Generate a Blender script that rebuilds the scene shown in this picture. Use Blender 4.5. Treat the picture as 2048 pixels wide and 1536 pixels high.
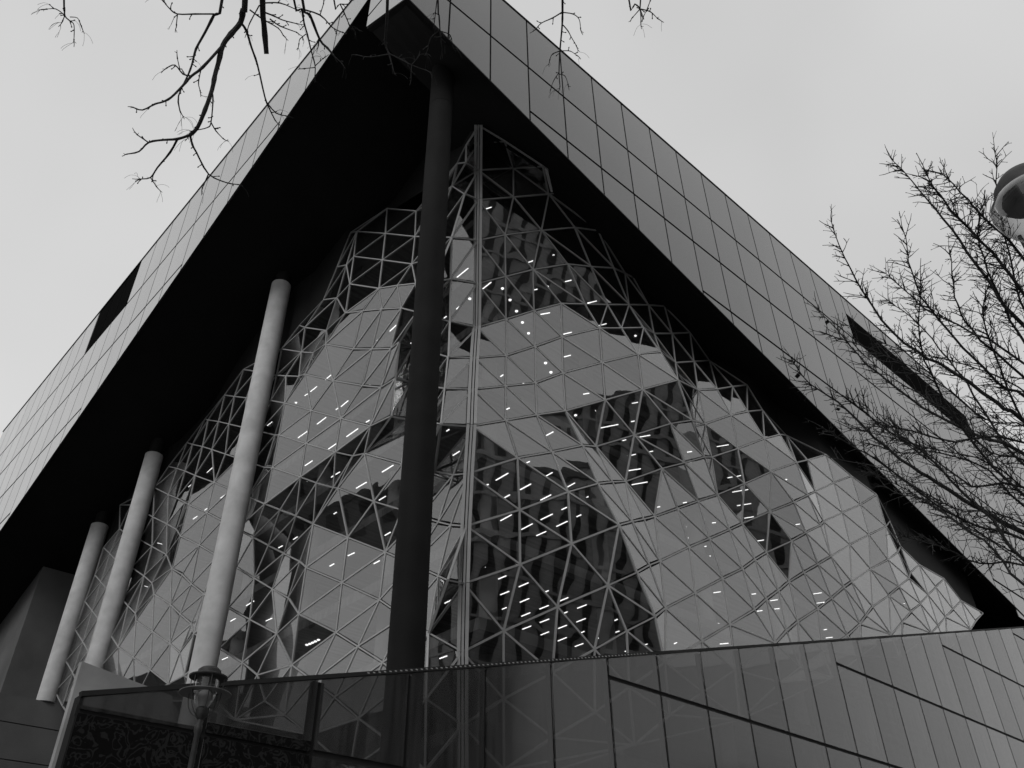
import bpy, bmesh, math, random
from mathutils import Vector, Matrix
random.seed(7)
for o in list(bpy.data.objects): bpy.data.objects.remove(o)
S = bpy.context.scene; C = S.collection
EYE = 1.6                                   # camera height; building heights below are measured from it
# ------------------------------------------------------------ camera (solved from the facade's vanishing points)
FOC = 1708.46; PITCH, ROLL, YAW = (math.radians(a) for a in (36.62566, -0.7817, 43.3176))
def _axes():
    cp, sp = math.cos(PITCH), math.sin(PITCH)
    fw = Vector((0, cp, sp)); u0 = Vector((0, -sp, cp)); r0 = Vector((1, 0, 0))
    c, s = math.cos(ROLL), math.sin(ROLL)
    rt = c*r0 + s*u0; up = -s*r0 + c*u0
    ex = Vector((math.cos(YAW), math.sin(YAW), 0)); ey = Vector((-math.sin(YAW), math.cos(YAW), 0)); ez = Vector((0, 0, 1))
    return [Vector((a.dot(ex), a.dot(ey), a.dot(ez))) for a in (rt, up, fw)]
RT, UP, FW = _axes()
cam = bpy.data.cameras.new('camera'); co = bpy.data.objects.new('camera', cam); C.objects.link(co)
cam.sensor_width = 36; cam.lens = FOC/2048*36; cam.clip_end = 5000; cam.clip_start = 0.05
co.matrix_world = Matrix(((RT.x, UP.x, -FW.x, 0), (RT.y, UP.y, -FW.y, 0), (RT.z, UP.z, -FW.z, EYE), (0, 0, 0, 1)))
S.camera = co
# ------------------------------------------------------------ overcast sky (the photograph is black and white)
SUN_EL, SUN_AZ = math.radians(34), math.radians(205)      # azimuth counted from +X towards +Y
w = bpy.data.worlds.new('World'); S.world = w; w.use_nodes = True
nt = w.node_tree; N = nt.nodes; K = nt.links
bg = N['Background']
sky = N.new('ShaderNodeTexSky'); sky.sky_type = 'NISHITA'; sky.sun_disc = False
sky.sun_elevation = SUN_EL; sky.sun_rotation = math.radians(90) - SUN_AZ
sky.dust_density = 4; sky.air_density = 1.2
bw = N.new('ShaderNodeRGBToBW'); K.new(sky.outputs[0], bw.inputs[0])
tc = N.new('ShaderNodeTexCoord'); no = N.new('ShaderNodeTexNoise'); no.inputs['Scale'].default_value = 1.7; no.inputs['Detail'].default_value = 3
K.new(tc.outputs['Generated'], no.inputs['Vector'])
rp = N.new('ShaderNodeMapRange'); rp.inputs['From Min'].default_value = .3; rp.inputs['From Max'].default_value = .7
rp.inputs['To Min'].default_value = 6.4; rp.inputs['To Max'].default_value = 7.9
K.new(no.outputs['Fac'], rp.inputs['Value'])
mx = N.new('ShaderNodeMix'); mx.data_type = 'FLOAT'; mx.inputs[0].default_value = .88      # cloud cover over the clear sky
K.new(bw.outputs[0], mx.inputs[2]); K.new(rp.outputs[0], mx.inputs[3])
K.new(mx.outputs[0], bg.inputs['Color']); bg.inputs['Strength'].default_value = .1
sl = bpy.data.lights.new('sun', 'SUN'); sl.energy = 1.0; sl.angle = math.radians(25); sl.color = (1, 1, 1)
so = bpy.data.objects.new('sun', sl); C.objects.link(so)
sd = Vector((math.cos(SUN_EL)*math.cos(SUN_AZ), math.cos(SUN_EL)*math.sin(SUN_AZ), math.sin(SUN_EL)))
so.rotation_euler = sd.to_track_quat('Z', 'Y').to_euler(); so.location = sd*80
S.view_settings.view_transform = 'Standard'; S.view_settings.look = 'None'
S.view_settings.exposure = 0; S.view_settings.gamma = 1; S.view_settings.use_curve_mapping = False
S.cycles.max_bounces = 8; S.cycles.transparent_max_bounces = 16; S.cycles.caustics_reflective = False; S.cycles.caustics_refractive = False

def ray(x, y):
    d = FW*FOC + RT*(x-1024) - UP*(y-768)
    return d.normalized()
def at(x, y, dist):                       # a point at a slant distance along the ray of a pixel
    p = ray(x, y)*dist; return Vector((p.x, p.y, p.z+EYE))
def pixel(p):
    q = Vector((p[0], p[1], p[2]-EYE)); k = q.dot(FW)
    return (1024+FOC*q.dot(RT)/k, 768-FOC*q.dot(UP)/k) if k > .1 else (1e5, 1e5)

# ------------------------------------------------------------ materials
MATS = {}
def node_mat(name):
    m = bpy.data.materials.new(name); m.use_nodes = True; MATS[name] = m
    t = m.node_tree; t.nodes.clear(); out = t.nodes.new('ShaderNodeOutputMaterial')
    return m, t, t.nodes, t.links, out
def g(v): return (v, v, v, 1)
def noise_value(t, scale, lo, hi, detail=4, coord='Object', sc=(1, 1, 1)):
    n = t.nodes; c = n.new('ShaderNodeTexCoord'); mp = n.new('ShaderNodeMapping'); mp.inputs['Scale'].default_value = sc
    x = n.new('ShaderNodeTexNoise'); x.inputs['Scale'].default_value = scale; x.inputs['Detail'].default_value = detail
    r = n.new('ShaderNodeMapRange'); r.inputs['From Min'].default_value = .3; r.inputs['From Max'].default_value = .7
    r.inputs['To Min'].default_value = lo; r.inputs['To Max'].default_value = hi
    t.links.new(c.outputs[coord], mp.inputs[0]); t.links.new(mp.outputs[0], x.inputs['Vector']); t.links.new(x.outputs['Fac'], r.inputs['Value'])
    return r.outputs[0]
def matte(name, v, rough=.7, var=.12, scale=3, bump=0, bscale=40, metal=0, sc=(1, 1, 1), spec=.3):
    m, t, n, l, out = node_mat(name)
    b = n.new('ShaderNodeBsdfPrincipled'); b.inputs['Roughness'].default_value = rough; b.inputs['Metallic'].default_value = metal
    b.inputs['Specular IOR Level'].default_value = spec
    l.new(noise_value(t, scale, v*(1-var), v*(1+var), sc=sc), b.inputs['Base Color'])
    if bump:
        h = noise_value(t, bscale, 0, 1, 6); bp = n.new('ShaderNodeBump'); bp.inputs['Strength'].default_value = bump; bp.inputs['Distance'].default_value = .02
        l.new(h, bp.inputs['Height']); l.new(bp.outputs[0], b.inputs['Normal'])
    l.new(b.outputs[0], out.inputs[0]); return m
def schlick(t, f0, power, jitter=0):
    n = t.nodes; lw = n.new('ShaderNodeLayerWeight'); lw.inputs[0].default_value = .5
    p = n.new('ShaderNodeMath'); p.operation = 'POWER'; p.inputs[1].default_value = power; t.links.new(lw.outputs['Facing'], p.inputs[0])
    k = n.new('ShaderNodeMath'); k.operation = 'MULTIPLY_ADD'; k.inputs[1].default_value = 1-f0; k.inputs[2].default_value = f0
    t.links.new(p.outputs[0], k.inputs[0])
    if not jitter: return k.outputs[0]
    oi = n.new('ShaderNodeObjectInfo'); j = n.new('ShaderNodeMapRange'); j.inputs['To Min'].default_value = 1-jitter; j.inputs['To Max'].default_value = 1+jitter
    t.links.new(oi.outputs['Random'], j.inputs['Value'])                # every pane has its own coating tolerance
    q = n.new('ShaderNodeMath'); q.operation = 'MULTIPLY'; t.links.new(k.outputs[0], q.inputs[0]); t.links.new(j.outputs[0], q.inputs[1]); return q.outputs[0]
def waviness(t, scale, strength, dist):
    n = t.nodes; c = n.new('ShaderNodeTexCoord'); x = n.new('ShaderNodeTexNoise'); x.inputs['Scale'].default_value = scale; x.inputs['Detail'].default_value = 1
    t.links.new(c.outputs['Object'], x.inputs['Vector'])
    b = n.new('ShaderNodeBump'); b.inputs['Strength'].default_value = strength; b.inputs['Distance'].default_value = dist
    t.links.new(x.outputs['Fac'], b.inputs['Height']); return b.outputs[0]
def coated(name, base, f0, power=5, rough=.03, wave=0, var=.1):
    """opaque glazed panel: grey body under a clear reflecting face"""
    m, t, n, l, out = node_mat(name)
    d = n.new('ShaderNodeBsdfDiffuse'); l.new(noise_value(t, .25, base*(1-var), base*(1+var), 5), d.inputs[0])
    gl = n.new('ShaderNodeBsdfGlossy'); gl.inputs['Color'].default_value = g(.95); gl.inputs['Roughness'].default_value = rough
    if wave: l.new(waviness(t, .5, wave, .05), gl.inputs['Normal'])
    mi = n.new('ShaderNodeMixShader'); l.new(schlick(t, f0, power, .035), mi.inputs[0]); l.new(d.outputs[0], mi.inputs[1]); l.new(gl.outputs[0], mi.inputs[2])
    l.new(mi.outputs[0], out.inputs[0]); return m
def clear(name, tint, f0, power=5, wave=.1, dirt=0, rough=0):
    """see-through glass with a mirror share that grows towards grazing angles"""
    m, t, n, l, out = node_mat(name)
    tr = n.new('ShaderNodeBsdfTransparent'); tr.inputs[0].default_value = g(tint)
    gl = n.new('ShaderNodeBsdfGlossy'); gl.inputs['Color'].default_value = g(.95); gl.inputs['Roughness'].default_value = rough
    if wave: l.new(waviness(t, .6, wave, .05), gl.inputs['Normal'])
    mi = n.new('ShaderNodeMixShader'); l.new(schlick(t, f0, power, .09), mi.inputs[0]); l.new(tr.outputs[0], mi.inputs[1]); l.new(gl.outputs[0], mi.inputs[2])
    last = mi
    if dirt:
        df = n.new('ShaderNodeBsdfDiffuse'); df.inputs[0].default_value = g(.3)
        m2 = n.new('ShaderNodeMixShader'); l.new(noise_value(t, 2.0, dirt*.2, dirt, 6, sc=(3, 3, .25)), m2.inputs[0]); l.new(mi.outputs[0], m2.inputs[1]); l.new(df.outputs[0], m2.inputs[2]); last = m2
    l.new(last.outputs[0], out.inputs[0]); return m
def glow(name, e):
    m, t, n, l, out = node_mat(name); em = n.new('ShaderNodeEmission'); em.inputs[0].default_value = g(1); em.inputs[1].default_value = e
    l.new(em.outputs[0], out.inputs[0]); return m
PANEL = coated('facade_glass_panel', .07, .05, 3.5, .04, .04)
PANEL_SHEEN = coated('facade_panel_painted_sheen', .26, .05, 3.3, .04, .03)  # long side: its brighter sky reflection is partly painted into the base grey
BASEGLASS = clear('base_wall_glass', .42, .05, 4.2, .05, .10, .12)
PANE = clear('net_glass', .7, .21, 4.5, .22, .035)
INNER = clear('net_glass_inner', .9, .02, 5, 0)
BACK = matte('facade_backing', .018, .8)
JOINT = matte('joint_metal', .022, .8, spec=.1)
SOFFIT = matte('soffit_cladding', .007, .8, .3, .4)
FRAME = matte('painted_frame', .34, .45, .08, 2, spec=.4)
POSTM = matte('corner_post_metal', .4, .4, .06, 2, spec=.4)
CONC = matte('column_concrete', .5, .85, .14, 1.2, .25, 35)
DARKCOL = matte('black_column_paint', .012, .75, .2, .8, .1, 30, spec=.08)
WALLC = matte('wall_concrete', .34, .9, .18, .5, .2, 18)
WALLD = matte('dark_concrete', .11, .9, .18, .4, .2, 18)
SLAB = matte('interior_ceiling', .15, .8, .45, 1.0, sc=(.05, 4, 1))
INT = matte('interior_wall', .3, .8, .2, .2)
STRIP = glow('light_strip', 2.6)
BARK = matte('bark', .035, .9, .3, 30, .4, 120)
LAMPM = matte('lamp_metal', .04, .6, .25, 12, .1, 60, .2)
NODES_R=[(18.01,21.40,37.76),(19.04,22.59,38.40),(19.41,20.86,37.14),(19.13,22.69,36.22),(21.06,21.98,37.34),(21.43,20.11,36.11),(19.21,22.74,33.97),(21.07,22.03,35.03),(23.07,21.31,36.22),(25.11,20.62,37.38),(19.68,23.28,31.74),(21.05,22.70,32.66),(23.01,21.94,33.80),(24.98,21.27,34.92),(26.56,20.91,35.53),(20.16,23.82,29.43),(21.56,23.23,30.40),(22.94,22.62,31.35),(24.81,21.85,32.43),(26.32,21.49,32.98),(28.03,21.25,33.81),(29.46,21.58,34.59),(30.27,21.63,34.83),(20.59,24.31,27.11),(22.05,23.76,28.16),(23.45,23.15,29.16),(24.83,22.51,30.05),(26.19,22.03,30.51),(27.69,21.70,31.16),(29.29,21.45,31.95),(31.22,21.49,33.12),(32.94,21.55,34.11),(20.23,23.99,24.84),(21.82,23.53,25.56),(23.29,23.01,26.61),(24.67,22.43,27.63),(26.64,21.56,28.79),(28.07,21.23,29.40),(29.72,20.99,30.23),(31.05,21.28,30.74),(32.90,21.31,31.80),(35.03,21.42,33.14),(19.88,23.64,22.65),(21.54,23.28,23.46),(23.08,22.85,24.17),(24.50,22.36,25.21),(26.52,21.51,26.42),(28.49,20.69,27.54),(30.22,20.46,28.47),(32.27,20.98,29.13),(34.25,21.02,30.28),(37.62,21.99,32.69),(19.51,23.24,20.31),(21.21,22.94,21.22),(22.84,22.62,22.10),(24.39,22.24,22.85),(26.40,21.44,24.02),(28.39,20.61,25.17),(30.43,19.80,26.34),(33.64,20.71,27.77),(35.06,20.36,28.34),(36.86,20.38,29.42),(39.17,20.67,30.84),(19.57,23.44,18.09),(21.59,22.62,19.29),(23.40,22.29,20.20),(25.10,21.96,21.11),(26.17,22.06,21.55),(28.12,21.25,22.65),(30.08,20.40,23.78),(31.38,19.97,24.36),(33.66,20.66,25.49),(35.63,20.14,26.72),(37.22,19.97,27.61),(40.03,20.48,29.28),(19.66,23.64,15.79),(21.81,22.78,16.93),(23.92,21.94,18.22),(25.60,21.64,19.15),(26.76,21.75,19.73),(27.81,21.82,20.19),(29.71,21.01,21.30),(31.09,20.61,22.01),(32.67,20.41,22.90),(33.80,20.70,23.49),(35.57,20.09,24.48),(37.68,19.55,25.77),(39.66,19.57,26.92),(42.76,20.69,28.75),(19.78,23.82,13.45),(21.96,22.96,14.61),(24.13,22.10,15.91),(26.32,21.25,17.19),(27.47,21.42,17.83),(28.50,21.52,18.35),(29.36,21.54,18.79),(31.02,21.35,19.73),(32.50,21.10,20.58),(34.00,20.86,21.40),(35.67,20.17,22.40),(37.43,19.46,23.51),(39.89,19.10,24.91),(42.35,19.57,26.30),(44.92,19.51,27.71),(20.13,24.23,10.98),(21.63,23.60,11.97),(23.76,22.72,13.24),(25.94,21.84,14.49),(27.27,21.29,15.28),(28.30,21.36,15.96),(29.17,21.41,16.44),(31.40,21.28,17.79),(32.96,21.09,18.68),(34.56,20.87,19.62),(35.66,20.75,20.29),(37.40,20.00,21.29),(38.97,19.34,22.16),(40.49,19.19,23.10),(42.07,19.45,24.02),(45.00,19.52,25.77),(47.30,19.32,27.04),(20.55,24.64,8.52),(21.98,24.00,9.57),(23.83,23.21,10.75),(25.52,22.46,11.85),(26.89,21.84,12.77),(28.20,21.30,13.57),(29.06,21.34,14.18),(31.26,21.22,15.45),(33.40,21.02,16.71),(35.04,20.83,17.64),(36.16,20.70,18.43),(37.21,20.58,19.10),(38.74,19.86,19.98),(39.76,19.46,20.66),(41.53,19.39,21.69),(42.04,19.41,22.09),(44.95,19.48,23.71),(47.59,19.38,25.16),(49.44,18.97,26.37),(20.96,25.04,6.16),(22.35,24.40,7.23),(24.10,23.61,8.48),(25.75,22.86,9.53),(27.12,22.17,10.60),(28.65,21.41,11.75),(31.23,21.20,13.21),(33.34,20.99,14.43),(35.33,20.77,15.60),(36.42,20.65,16.39),(37.51,20.51,17.10),(38.47,20.35,17.80),(39.58,20.00,18.51),(40.68,19.66,19.20),(41.97,19.45,19.99),(44.78,19.47,21.59),(47.42,19.32,23.04),(49.73,19.09,24.28),(51.78,19.53,25.53),(27.72,22.63,8.60),(29.25,21.91,9.87),(30.94,21.35,10.97),(33.10,20.97,12.29),(36.38,20.61,14.18),(37.45,20.50,15.00),(38.53,20.37,15.71),(40.31,20.06,16.76),(41.51,19.78,17.57),(42.74,19.52,18.45),(43.58,19.41,18.97),(46.40,19.38,20.54),(48.50,19.07,21.67),(50.66,19.19,22.89),(52.03,19.45,23.79),(33.11,21.14,10.19),(36.04,20.58,12.25),(38.06,20.53,13.36),(40.06,20.22,14.51),(42.34,19.81,15.77),(43.62,19.57,16.64),(44.35,19.45,17.26),(45.46,19.45,18.06),(47.79,19.33,19.30),(48.92,19.07,20.09),(51.03,19.15,21.27),(52.27,19.43,22.09),(54.27,19.49,23.26),(39.87,19.92,13.12),(42.50,19.45,14.64),(46.86,19.45,16.82),(48.68,19.36,17.97),(50.16,19.29,18.96),(51.93,19.28,19.93),(53.97,19.42,21.11),(56.01,19.52,22.22),(58.10,19.57,23.44),(47.10,19.42,15.58),(52.35,19.33,18.21),(54.03,19.43,19.12),(55.90,19.49,20.17),(57.82,19.55,21.22),(59.97,19.59,22.40),(54.48,19.50,17.72),(59.79,19.55,20.33),(61.65,19.64,21.41),(63.76,19.68,22.54)]
TRIS_R=[(0,1,2),(1,3,4),(1,4,2),(2,4,5),(3,6,7),(3,7,4),(4,7,8),(4,8,5),(5,8,9),(6,10,11),(6,11,7),(7,11,12),(7,12,8),(8,12,13),(8,13,14),(8,14,9),(10,15,16),(10,16,11),(11,16,17),(11,17,12),(12,17,18),(12,18,19),(12,19,13),(13,19,20),(13,20,14),(14,20,21),(14,21,22),(15,23,24),(15,24,16),(16,24,25),(16,25,17),(17,25,26),(17,26,27),(17,27,18),(18,27,28),(18,28,19),(19,28,29),(19,29,20),(20,29,21),(21,29,30),(21,30,22),(22,30,31),(23,32,33),(23,33,24),(24,33,34),(24,34,25),(25,34,35),(25,35,26),(26,35,36),(26,36,27),(27,36,28),(28,36,37),(28,37,29),(29,37,38),(29,38,39),(29,39,30),(30,39,40),(30,40,31),(31,40,41),(32,42,43),(32,43,33),(33,43,44),(33,44,34),(34,44,45),(34,45,35),(35,45,46),(35,46,36),(36,46,47),(36,47,37),(37,47,38),(38,47,48),(38,48,39),(39,48,49),(39,49,40),(40,49,50),(40,50,41),(41,50,51),(42,52,53),(42,53,43),(43,53,54),(43,54,44),(44,54,55),(44,55,45),(45,55,56),(45,56,46),(46,56,57),(46,57,47),(47,57,58),(47,58,48),(48,58,49),(49,58,59),(49,59,50),(50,59,60),(50,60,51),(51,60,61),(51,61,62),(52,63,64),(52,64,53),(53,64,65),(53,65,54),(54,65,66),(54,66,55),(55,66,67),(55,67,56),(56,67,68),(56,68,57),(57,68,69),(57,69,70),(57,70,58),(58,70,71),(58,71,59),(59,71,72),(59,72,60),(60,72,61),(61,72,73),(61,73,62),(62,73,74),(63,75,76),(63,76,64),(64,76,77),(64,77,65),(65,77,78),(65,78,66),(66,78,79),(66,79,67),(67,79,80),(67,80,68),(68,80,81),(68,81,82),(68,82,69),(69,82,83),(69,83,70),(70,83,84),(70,84,71),(71,84,85),(71,85,72),(72,85,86),(72,86,73),(73,86,74),(74,86,87),(74,87,88),(75,89,90),(75,90,76),(76,90,91),(76,91,77),(77,91,92),(77,92,78),(78,92,93),(78,93,79),(79,93,80),(80,93,94),(80,94,95),(80,95,81),(81,95,96),(81,96,97),(81,97,82),(82,97,98),(82,98,83),(83,98,84),(84,98,99),(84,99,85),(85,99,100),(85,100,86),(86,100,101),(86,101,87),(87,101,88),(88,101,102),(88,102,103),(89,104,105),(89,105,90),(90,105,106),(90,106,91),(91,106,107),(91,107,92),(92,107,108),(92,108,109),(92,109,93),(93,109,110),(93,110,94),(94,110,95),(95,110,111),(95,111,96),(96,111,112),(96,112,97),(97,112,113),(97,113,98),(98,113,114),(98,114,99),(99,114,115),(99,115,100),(100,115,116),(100,116,117),(100,117,101),(101,117,118),(101,118,102),(102,118,119),(102,119,103),(103,119,120),(104,121,122),(104,122,105),(105,122,123),(105,123,106),(106,123,124),(106,124,107),(107,124,125),(107,125,126),(107,126,108),(108,126,127),(108,127,109),(109,127,110),(110,127,128),(110,128,111),(111,128,129),(111,129,112),(112,129,130),(112,130,113),(113,130,131),(113,131,114),(114,131,132),(114,132,115),(115,132,133),(115,133,134),(115,134,116),(116,134,135),(116,135,117),(117,135,136),(117,136,118),(118,136,137),(118,137,119),(119,137,138),(119,138,120),(120,138,139),(121,140,141),(121,141,122),(122,141,142),(122,142,123),(123,142,143),(123,143,124),(124,143,144),(124,144,125),(125,144,145),(125,145,126),(126,145,127),(127,145,146),(127,146,128),(128,146,147),(128,147,129),(129,147,148),(129,148,130),(130,148,149),(130,149,131),(131,149,150),(131,150,132),(132,150,151),(132,151,133),(133,151,152),(133,152,153),(133,153,134),(134,153,154),(134,154,135),(135,154,136),(136,154,155),(136,155,137),(137,155,156),(137,156,138),(138,156,157),(138,157,139),(139,157,158),(140,159,141),(141,159,142),(142,159,143),(143,159,144),(144,159,160),(144,160,145),(145,160,161),(145,161,146),(146,161,162),(146,162,147),(147,162,163),(147,163,148),(148,163,149),(149,163,164),(149,164,150),(150,164,165),(150,165,151),(151,165,166),(151,166,152),(152,166,167),(152,167,153),(153,167,168),(153,168,154),(154,168,169),(154,169,155),(155,169,170),(155,170,156),(156,170,171),(156,171,157),(157,171,172),(157,172,173),(157,173,158),(159,174,160),(160,174,161),(161,174,162),(162,174,175),(162,175,163),(163,175,176),(163,176,164),(164,176,165),(165,176,177),(165,177,166),(166,177,178),(166,178,167),(167,178,179),(167,179,168),(168,179,180),(168,180,169),(169,180,181),(169,181,170),(170,181,182),(170,182,183),(170,183,171),(171,183,184),(171,184,172),(172,184,185),(172,185,173),(173,185,186),(174,187,175),(175,187,176),(176,187,177),(177,187,188),(177,188,178),(178,188,179),(179,188,189),(179,189,180),(180,189,181),(181,189,182),(182,189,190),(182,190,191),(182,191,183),(183,191,192),(183,192,184),(184,192,193),(184,193,185),(185,193,186),(186,193,194),(186,194,195),(188,196,189),(189,196,190),(190,196,197),(190,197,191),(191,197,192),(192,197,198),(192,198,193),(193,198,199),(193,199,194),(194,199,200),(194,200,195),(195,200,201),(197,202,198),(198,202,199),(199,202,203),(199,203,200),(200,203,201),(201,203,204),(201,204,205)]
NODES_L=[(18.01,21.40,37.76),(19.04,22.59,38.40),(17.85,22.19,36.72),(19.13,22.69,36.22),(17.74,22.05,35.09),(18.36,23.54,36.89),(19.21,22.74,33.97),(18.27,22.71,33.67),(18.42,23.97,35.50),(18.84,26.17,36.49),(18.64,27.45,36.58),(18.68,30.62,39.45),(19.68,23.28,31.74),(17.98,23.24,30.72),(18.16,24.99,32.24),(18.13,26.60,33.50),(18.11,29.56,36.04),(18.08,32.80,38.74),(18.05,33.53,39.19),(17.68,24.26,29.91),(17.69,26.02,30.75),(17.62,28.76,33.01),(17.54,31.77,35.46),(17.20,31.86,34.62),(17.51,33.55,35.90),(20.16,23.82,29.43),(18.42,23.74,28.57),(17.30,23.59,27.60),(17.40,25.13,28.60),(17.31,26.59,29.43),(17.20,28.10,30.20),(17.02,30.85,32.32),(17.29,32.57,32.62),(17.48,34.53,33.91),(20.59,24.31,27.11),(18.79,24.15,26.36),(18.96,25.69,27.75),(17.41,24.88,26.61),(17.51,26.35,27.89),(17.39,27.92,28.79),(17.26,29.53,29.64),(17.09,31.02,30.37),(17.44,33.50,30.90),(17.17,35.64,32.32),(17.48,37.07,33.56),(20.23,23.99,24.84),(18.65,23.97,24.05),(18.88,25.63,25.46),(18.94,27.18,26.75),(17.59,26.42,25.83),(17.66,27.17,25.92),(17.59,28.76,26.81),(17.38,30.19,27.56),(16.91,32.37,28.95),(17.31,34.36,29.74),(17.40,36.01,30.84),(17.14,38.18,32.23),(19.88,23.64,22.65),(18.36,23.74,22.01),(18.75,25.55,23.36),(19.02,27.33,24.66),(17.98,27.08,24.23),(17.88,28.05,24.19),(17.70,29.44,24.98),(17.27,31.65,26.30),(16.81,33.94,27.78),(17.22,35.43,28.66),(16.95,36.48,29.15),(17.21,38.32,30.36),(16.94,40.71,31.88),(16.96,42.75,33.20),(19.51,23.24,20.31),(18.06,23.50,19.90),(18.54,25.32,21.16),(18.94,27.19,22.42),(18.12,27.35,22.29),(17.87,28.60,22.25),(17.59,30.90,23.72),(17.19,33.31,25.26),(16.79,35.65,26.77),(17.03,38.00,28.30),(17.13,39.92,29.47),(17.06,41.57,30.41),(17.01,43.37,31.45),(17.10,45.28,32.64),(19.57,23.44,18.09),(19.55,24.40,18.43),(19.42,25.57,19.09),(18.42,25.39,18.79),(18.78,27.13,19.90),(18.11,29.25,21.15),(17.91,29.91,21.24),(17.48,30.82,21.70),(17.15,33.26,23.20),(16.78,35.67,24.73),(17.43,37.53,25.91),(17.41,39.56,27.15),(17.27,41.48,28.29),(17.11,43.52,29.50),(17.12,45.31,30.59),(17.14,47.23,31.69),(17.50,48.81,32.73),(19.66,23.64,15.79),(19.71,24.65,16.24),(19.64,25.41,16.65),(19.49,26.52,17.31),(19.19,27.45,17.87),(18.72,29.00,18.75),(18.04,31.14,20.10),(17.94,31.39,20.19),(17.52,32.30,20.67),(17.10,33.17,21.21),(16.76,35.69,22.74),(17.29,37.73,23.87),(17.45,39.86,25.18),(17.57,42.10,26.56),(17.40,43.78,27.58),(17.22,45.57,28.66),(17.09,46.93,29.47),(17.16,48.99,30.64),(17.45,50.95,31.85),(19.78,23.82,13.45),(18.71,23.50,13.18),(19.60,25.19,14.16),(19.68,27.14,15.38),(19.32,28.64,16.34),(18.69,30.82,17.64),(18.05,33.00,18.94),(17.58,33.95,19.58),(17.18,34.91,20.14),(16.74,35.75,20.66),(17.46,39.48,22.88),(17.47,41.95,24.37),(17.23,44.02,25.64),(16.95,46.61,27.15),(17.03,48.76,28.46),(17.18,50.78,29.61),(17.23,52.69,30.64),(20.13,24.23,10.98),(19.08,24.99,11.66),(19.28,26.90,12.91),(19.29,28.74,14.18),(18.71,30.92,15.50),(18.07,33.14,16.78),(18.12,33.89,17.35),(18.25,35.88,18.51),(17.83,36.84,19.15),(17.39,37.80,19.82),(17.32,39.67,20.97),(17.36,42.01,22.39),(17.13,43.87,23.56),(16.84,46.23,24.93),(17.18,47.82,25.84),(17.04,48.99,26.59),(17.07,50.79,27.60),(16.96,53.55,29.26),(20.55,24.64,8.52),(18.80,24.58,9.09),(18.83,25.94,10.05),(18.80,27.41,11.10),(18.78,29.24,12.21),(18.75,31.01,13.28),(18.08,33.21,14.58),(18.18,34.59,15.79),(18.35,36.67,16.94),(17.97,38.06,17.86),(17.69,39.80,18.97),(17.34,41.58,20.11),(17.06,43.71,21.43),(16.75,46.04,22.76),(17.15,48.05,24.07),(17.24,50.17,25.30),(17.08,52.63,26.70),(16.91,54.60,27.87),(16.72,56.69,29.11),(16.74,59.28,30.17),(20.96,25.04,6.16),(19.10,24.84,6.84),(18.70,26.43,7.98),(18.51,28.28,9.14),(18.38,29.92,10.26),(18.33,31.65,11.31),(18.41,33.78,12.52),(18.19,35.18,14.25),(17.80,37.37,15.47),(17.45,39.23,16.54),(17.51,42.72,18.36),(17.32,44.25,19.37),(17.16,45.45,20.28),(16.99,46.80,21.06),(17.41,49.42,22.99),(17.31,52.05,24.45),(17.12,54.19,25.67),(16.72,56.52,26.96),(16.77,57.89,27.73),(18.48,28.51,7.37),(18.20,31.16,9.06),(18.21,33.40,10.29),(18.21,35.36,11.30),(18.19,36.43,12.68),(17.99,37.73,13.54),(17.62,39.67,14.66),(16.96,41.57,15.75),(17.43,43.32,16.87),(17.27,44.77,17.80),(17.11,46.04,18.69),(16.85,48.24,19.93),(17.12,49.81,21.19),(17.23,51.84,22.35),(17.07,54.10,23.64),(16.69,56.53,24.89),(16.79,58.49,26.09),(16.84,60.54,27.30),(18.07,37.63,10.94),(17.62,39.77,12.44),(17.09,41.95,13.77),(17.16,43.33,15.30),(17.23,45.13,16.27),(16.97,47.37,17.49),(16.71,49.66,18.72),(16.90,50.62,19.48),(16.92,52.34,20.47),(16.99,54.02,21.46),(16.65,56.55,22.87),(16.77,58.53,24.00),(16.82,60.54,25.20),(17.67,42.04,12.67),(17.35,44.38,13.98),(17.08,46.59,15.19),(16.82,48.86,16.39),(16.59,51.06,17.51),(16.68,53.06,18.71),(16.66,54.73,19.74),(16.66,56.57,20.85),(16.76,58.52,21.96),(16.77,60.83,23.34),(17.43,48.75,14.17),(17.13,51.00,15.38),(16.66,53.53,16.96),(16.60,56.48,18.71),(16.76,58.58,19.89),(16.75,60.97,21.36),(17.24,53.33,14.58),(16.76,55.39,16.01),(16.56,57.36,17.21),(16.79,58.89,17.98),(16.75,61.01,19.27),(16.86,57.13,14.89),(16.81,59.11,15.98),(16.78,61.48,17.41)]
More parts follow.
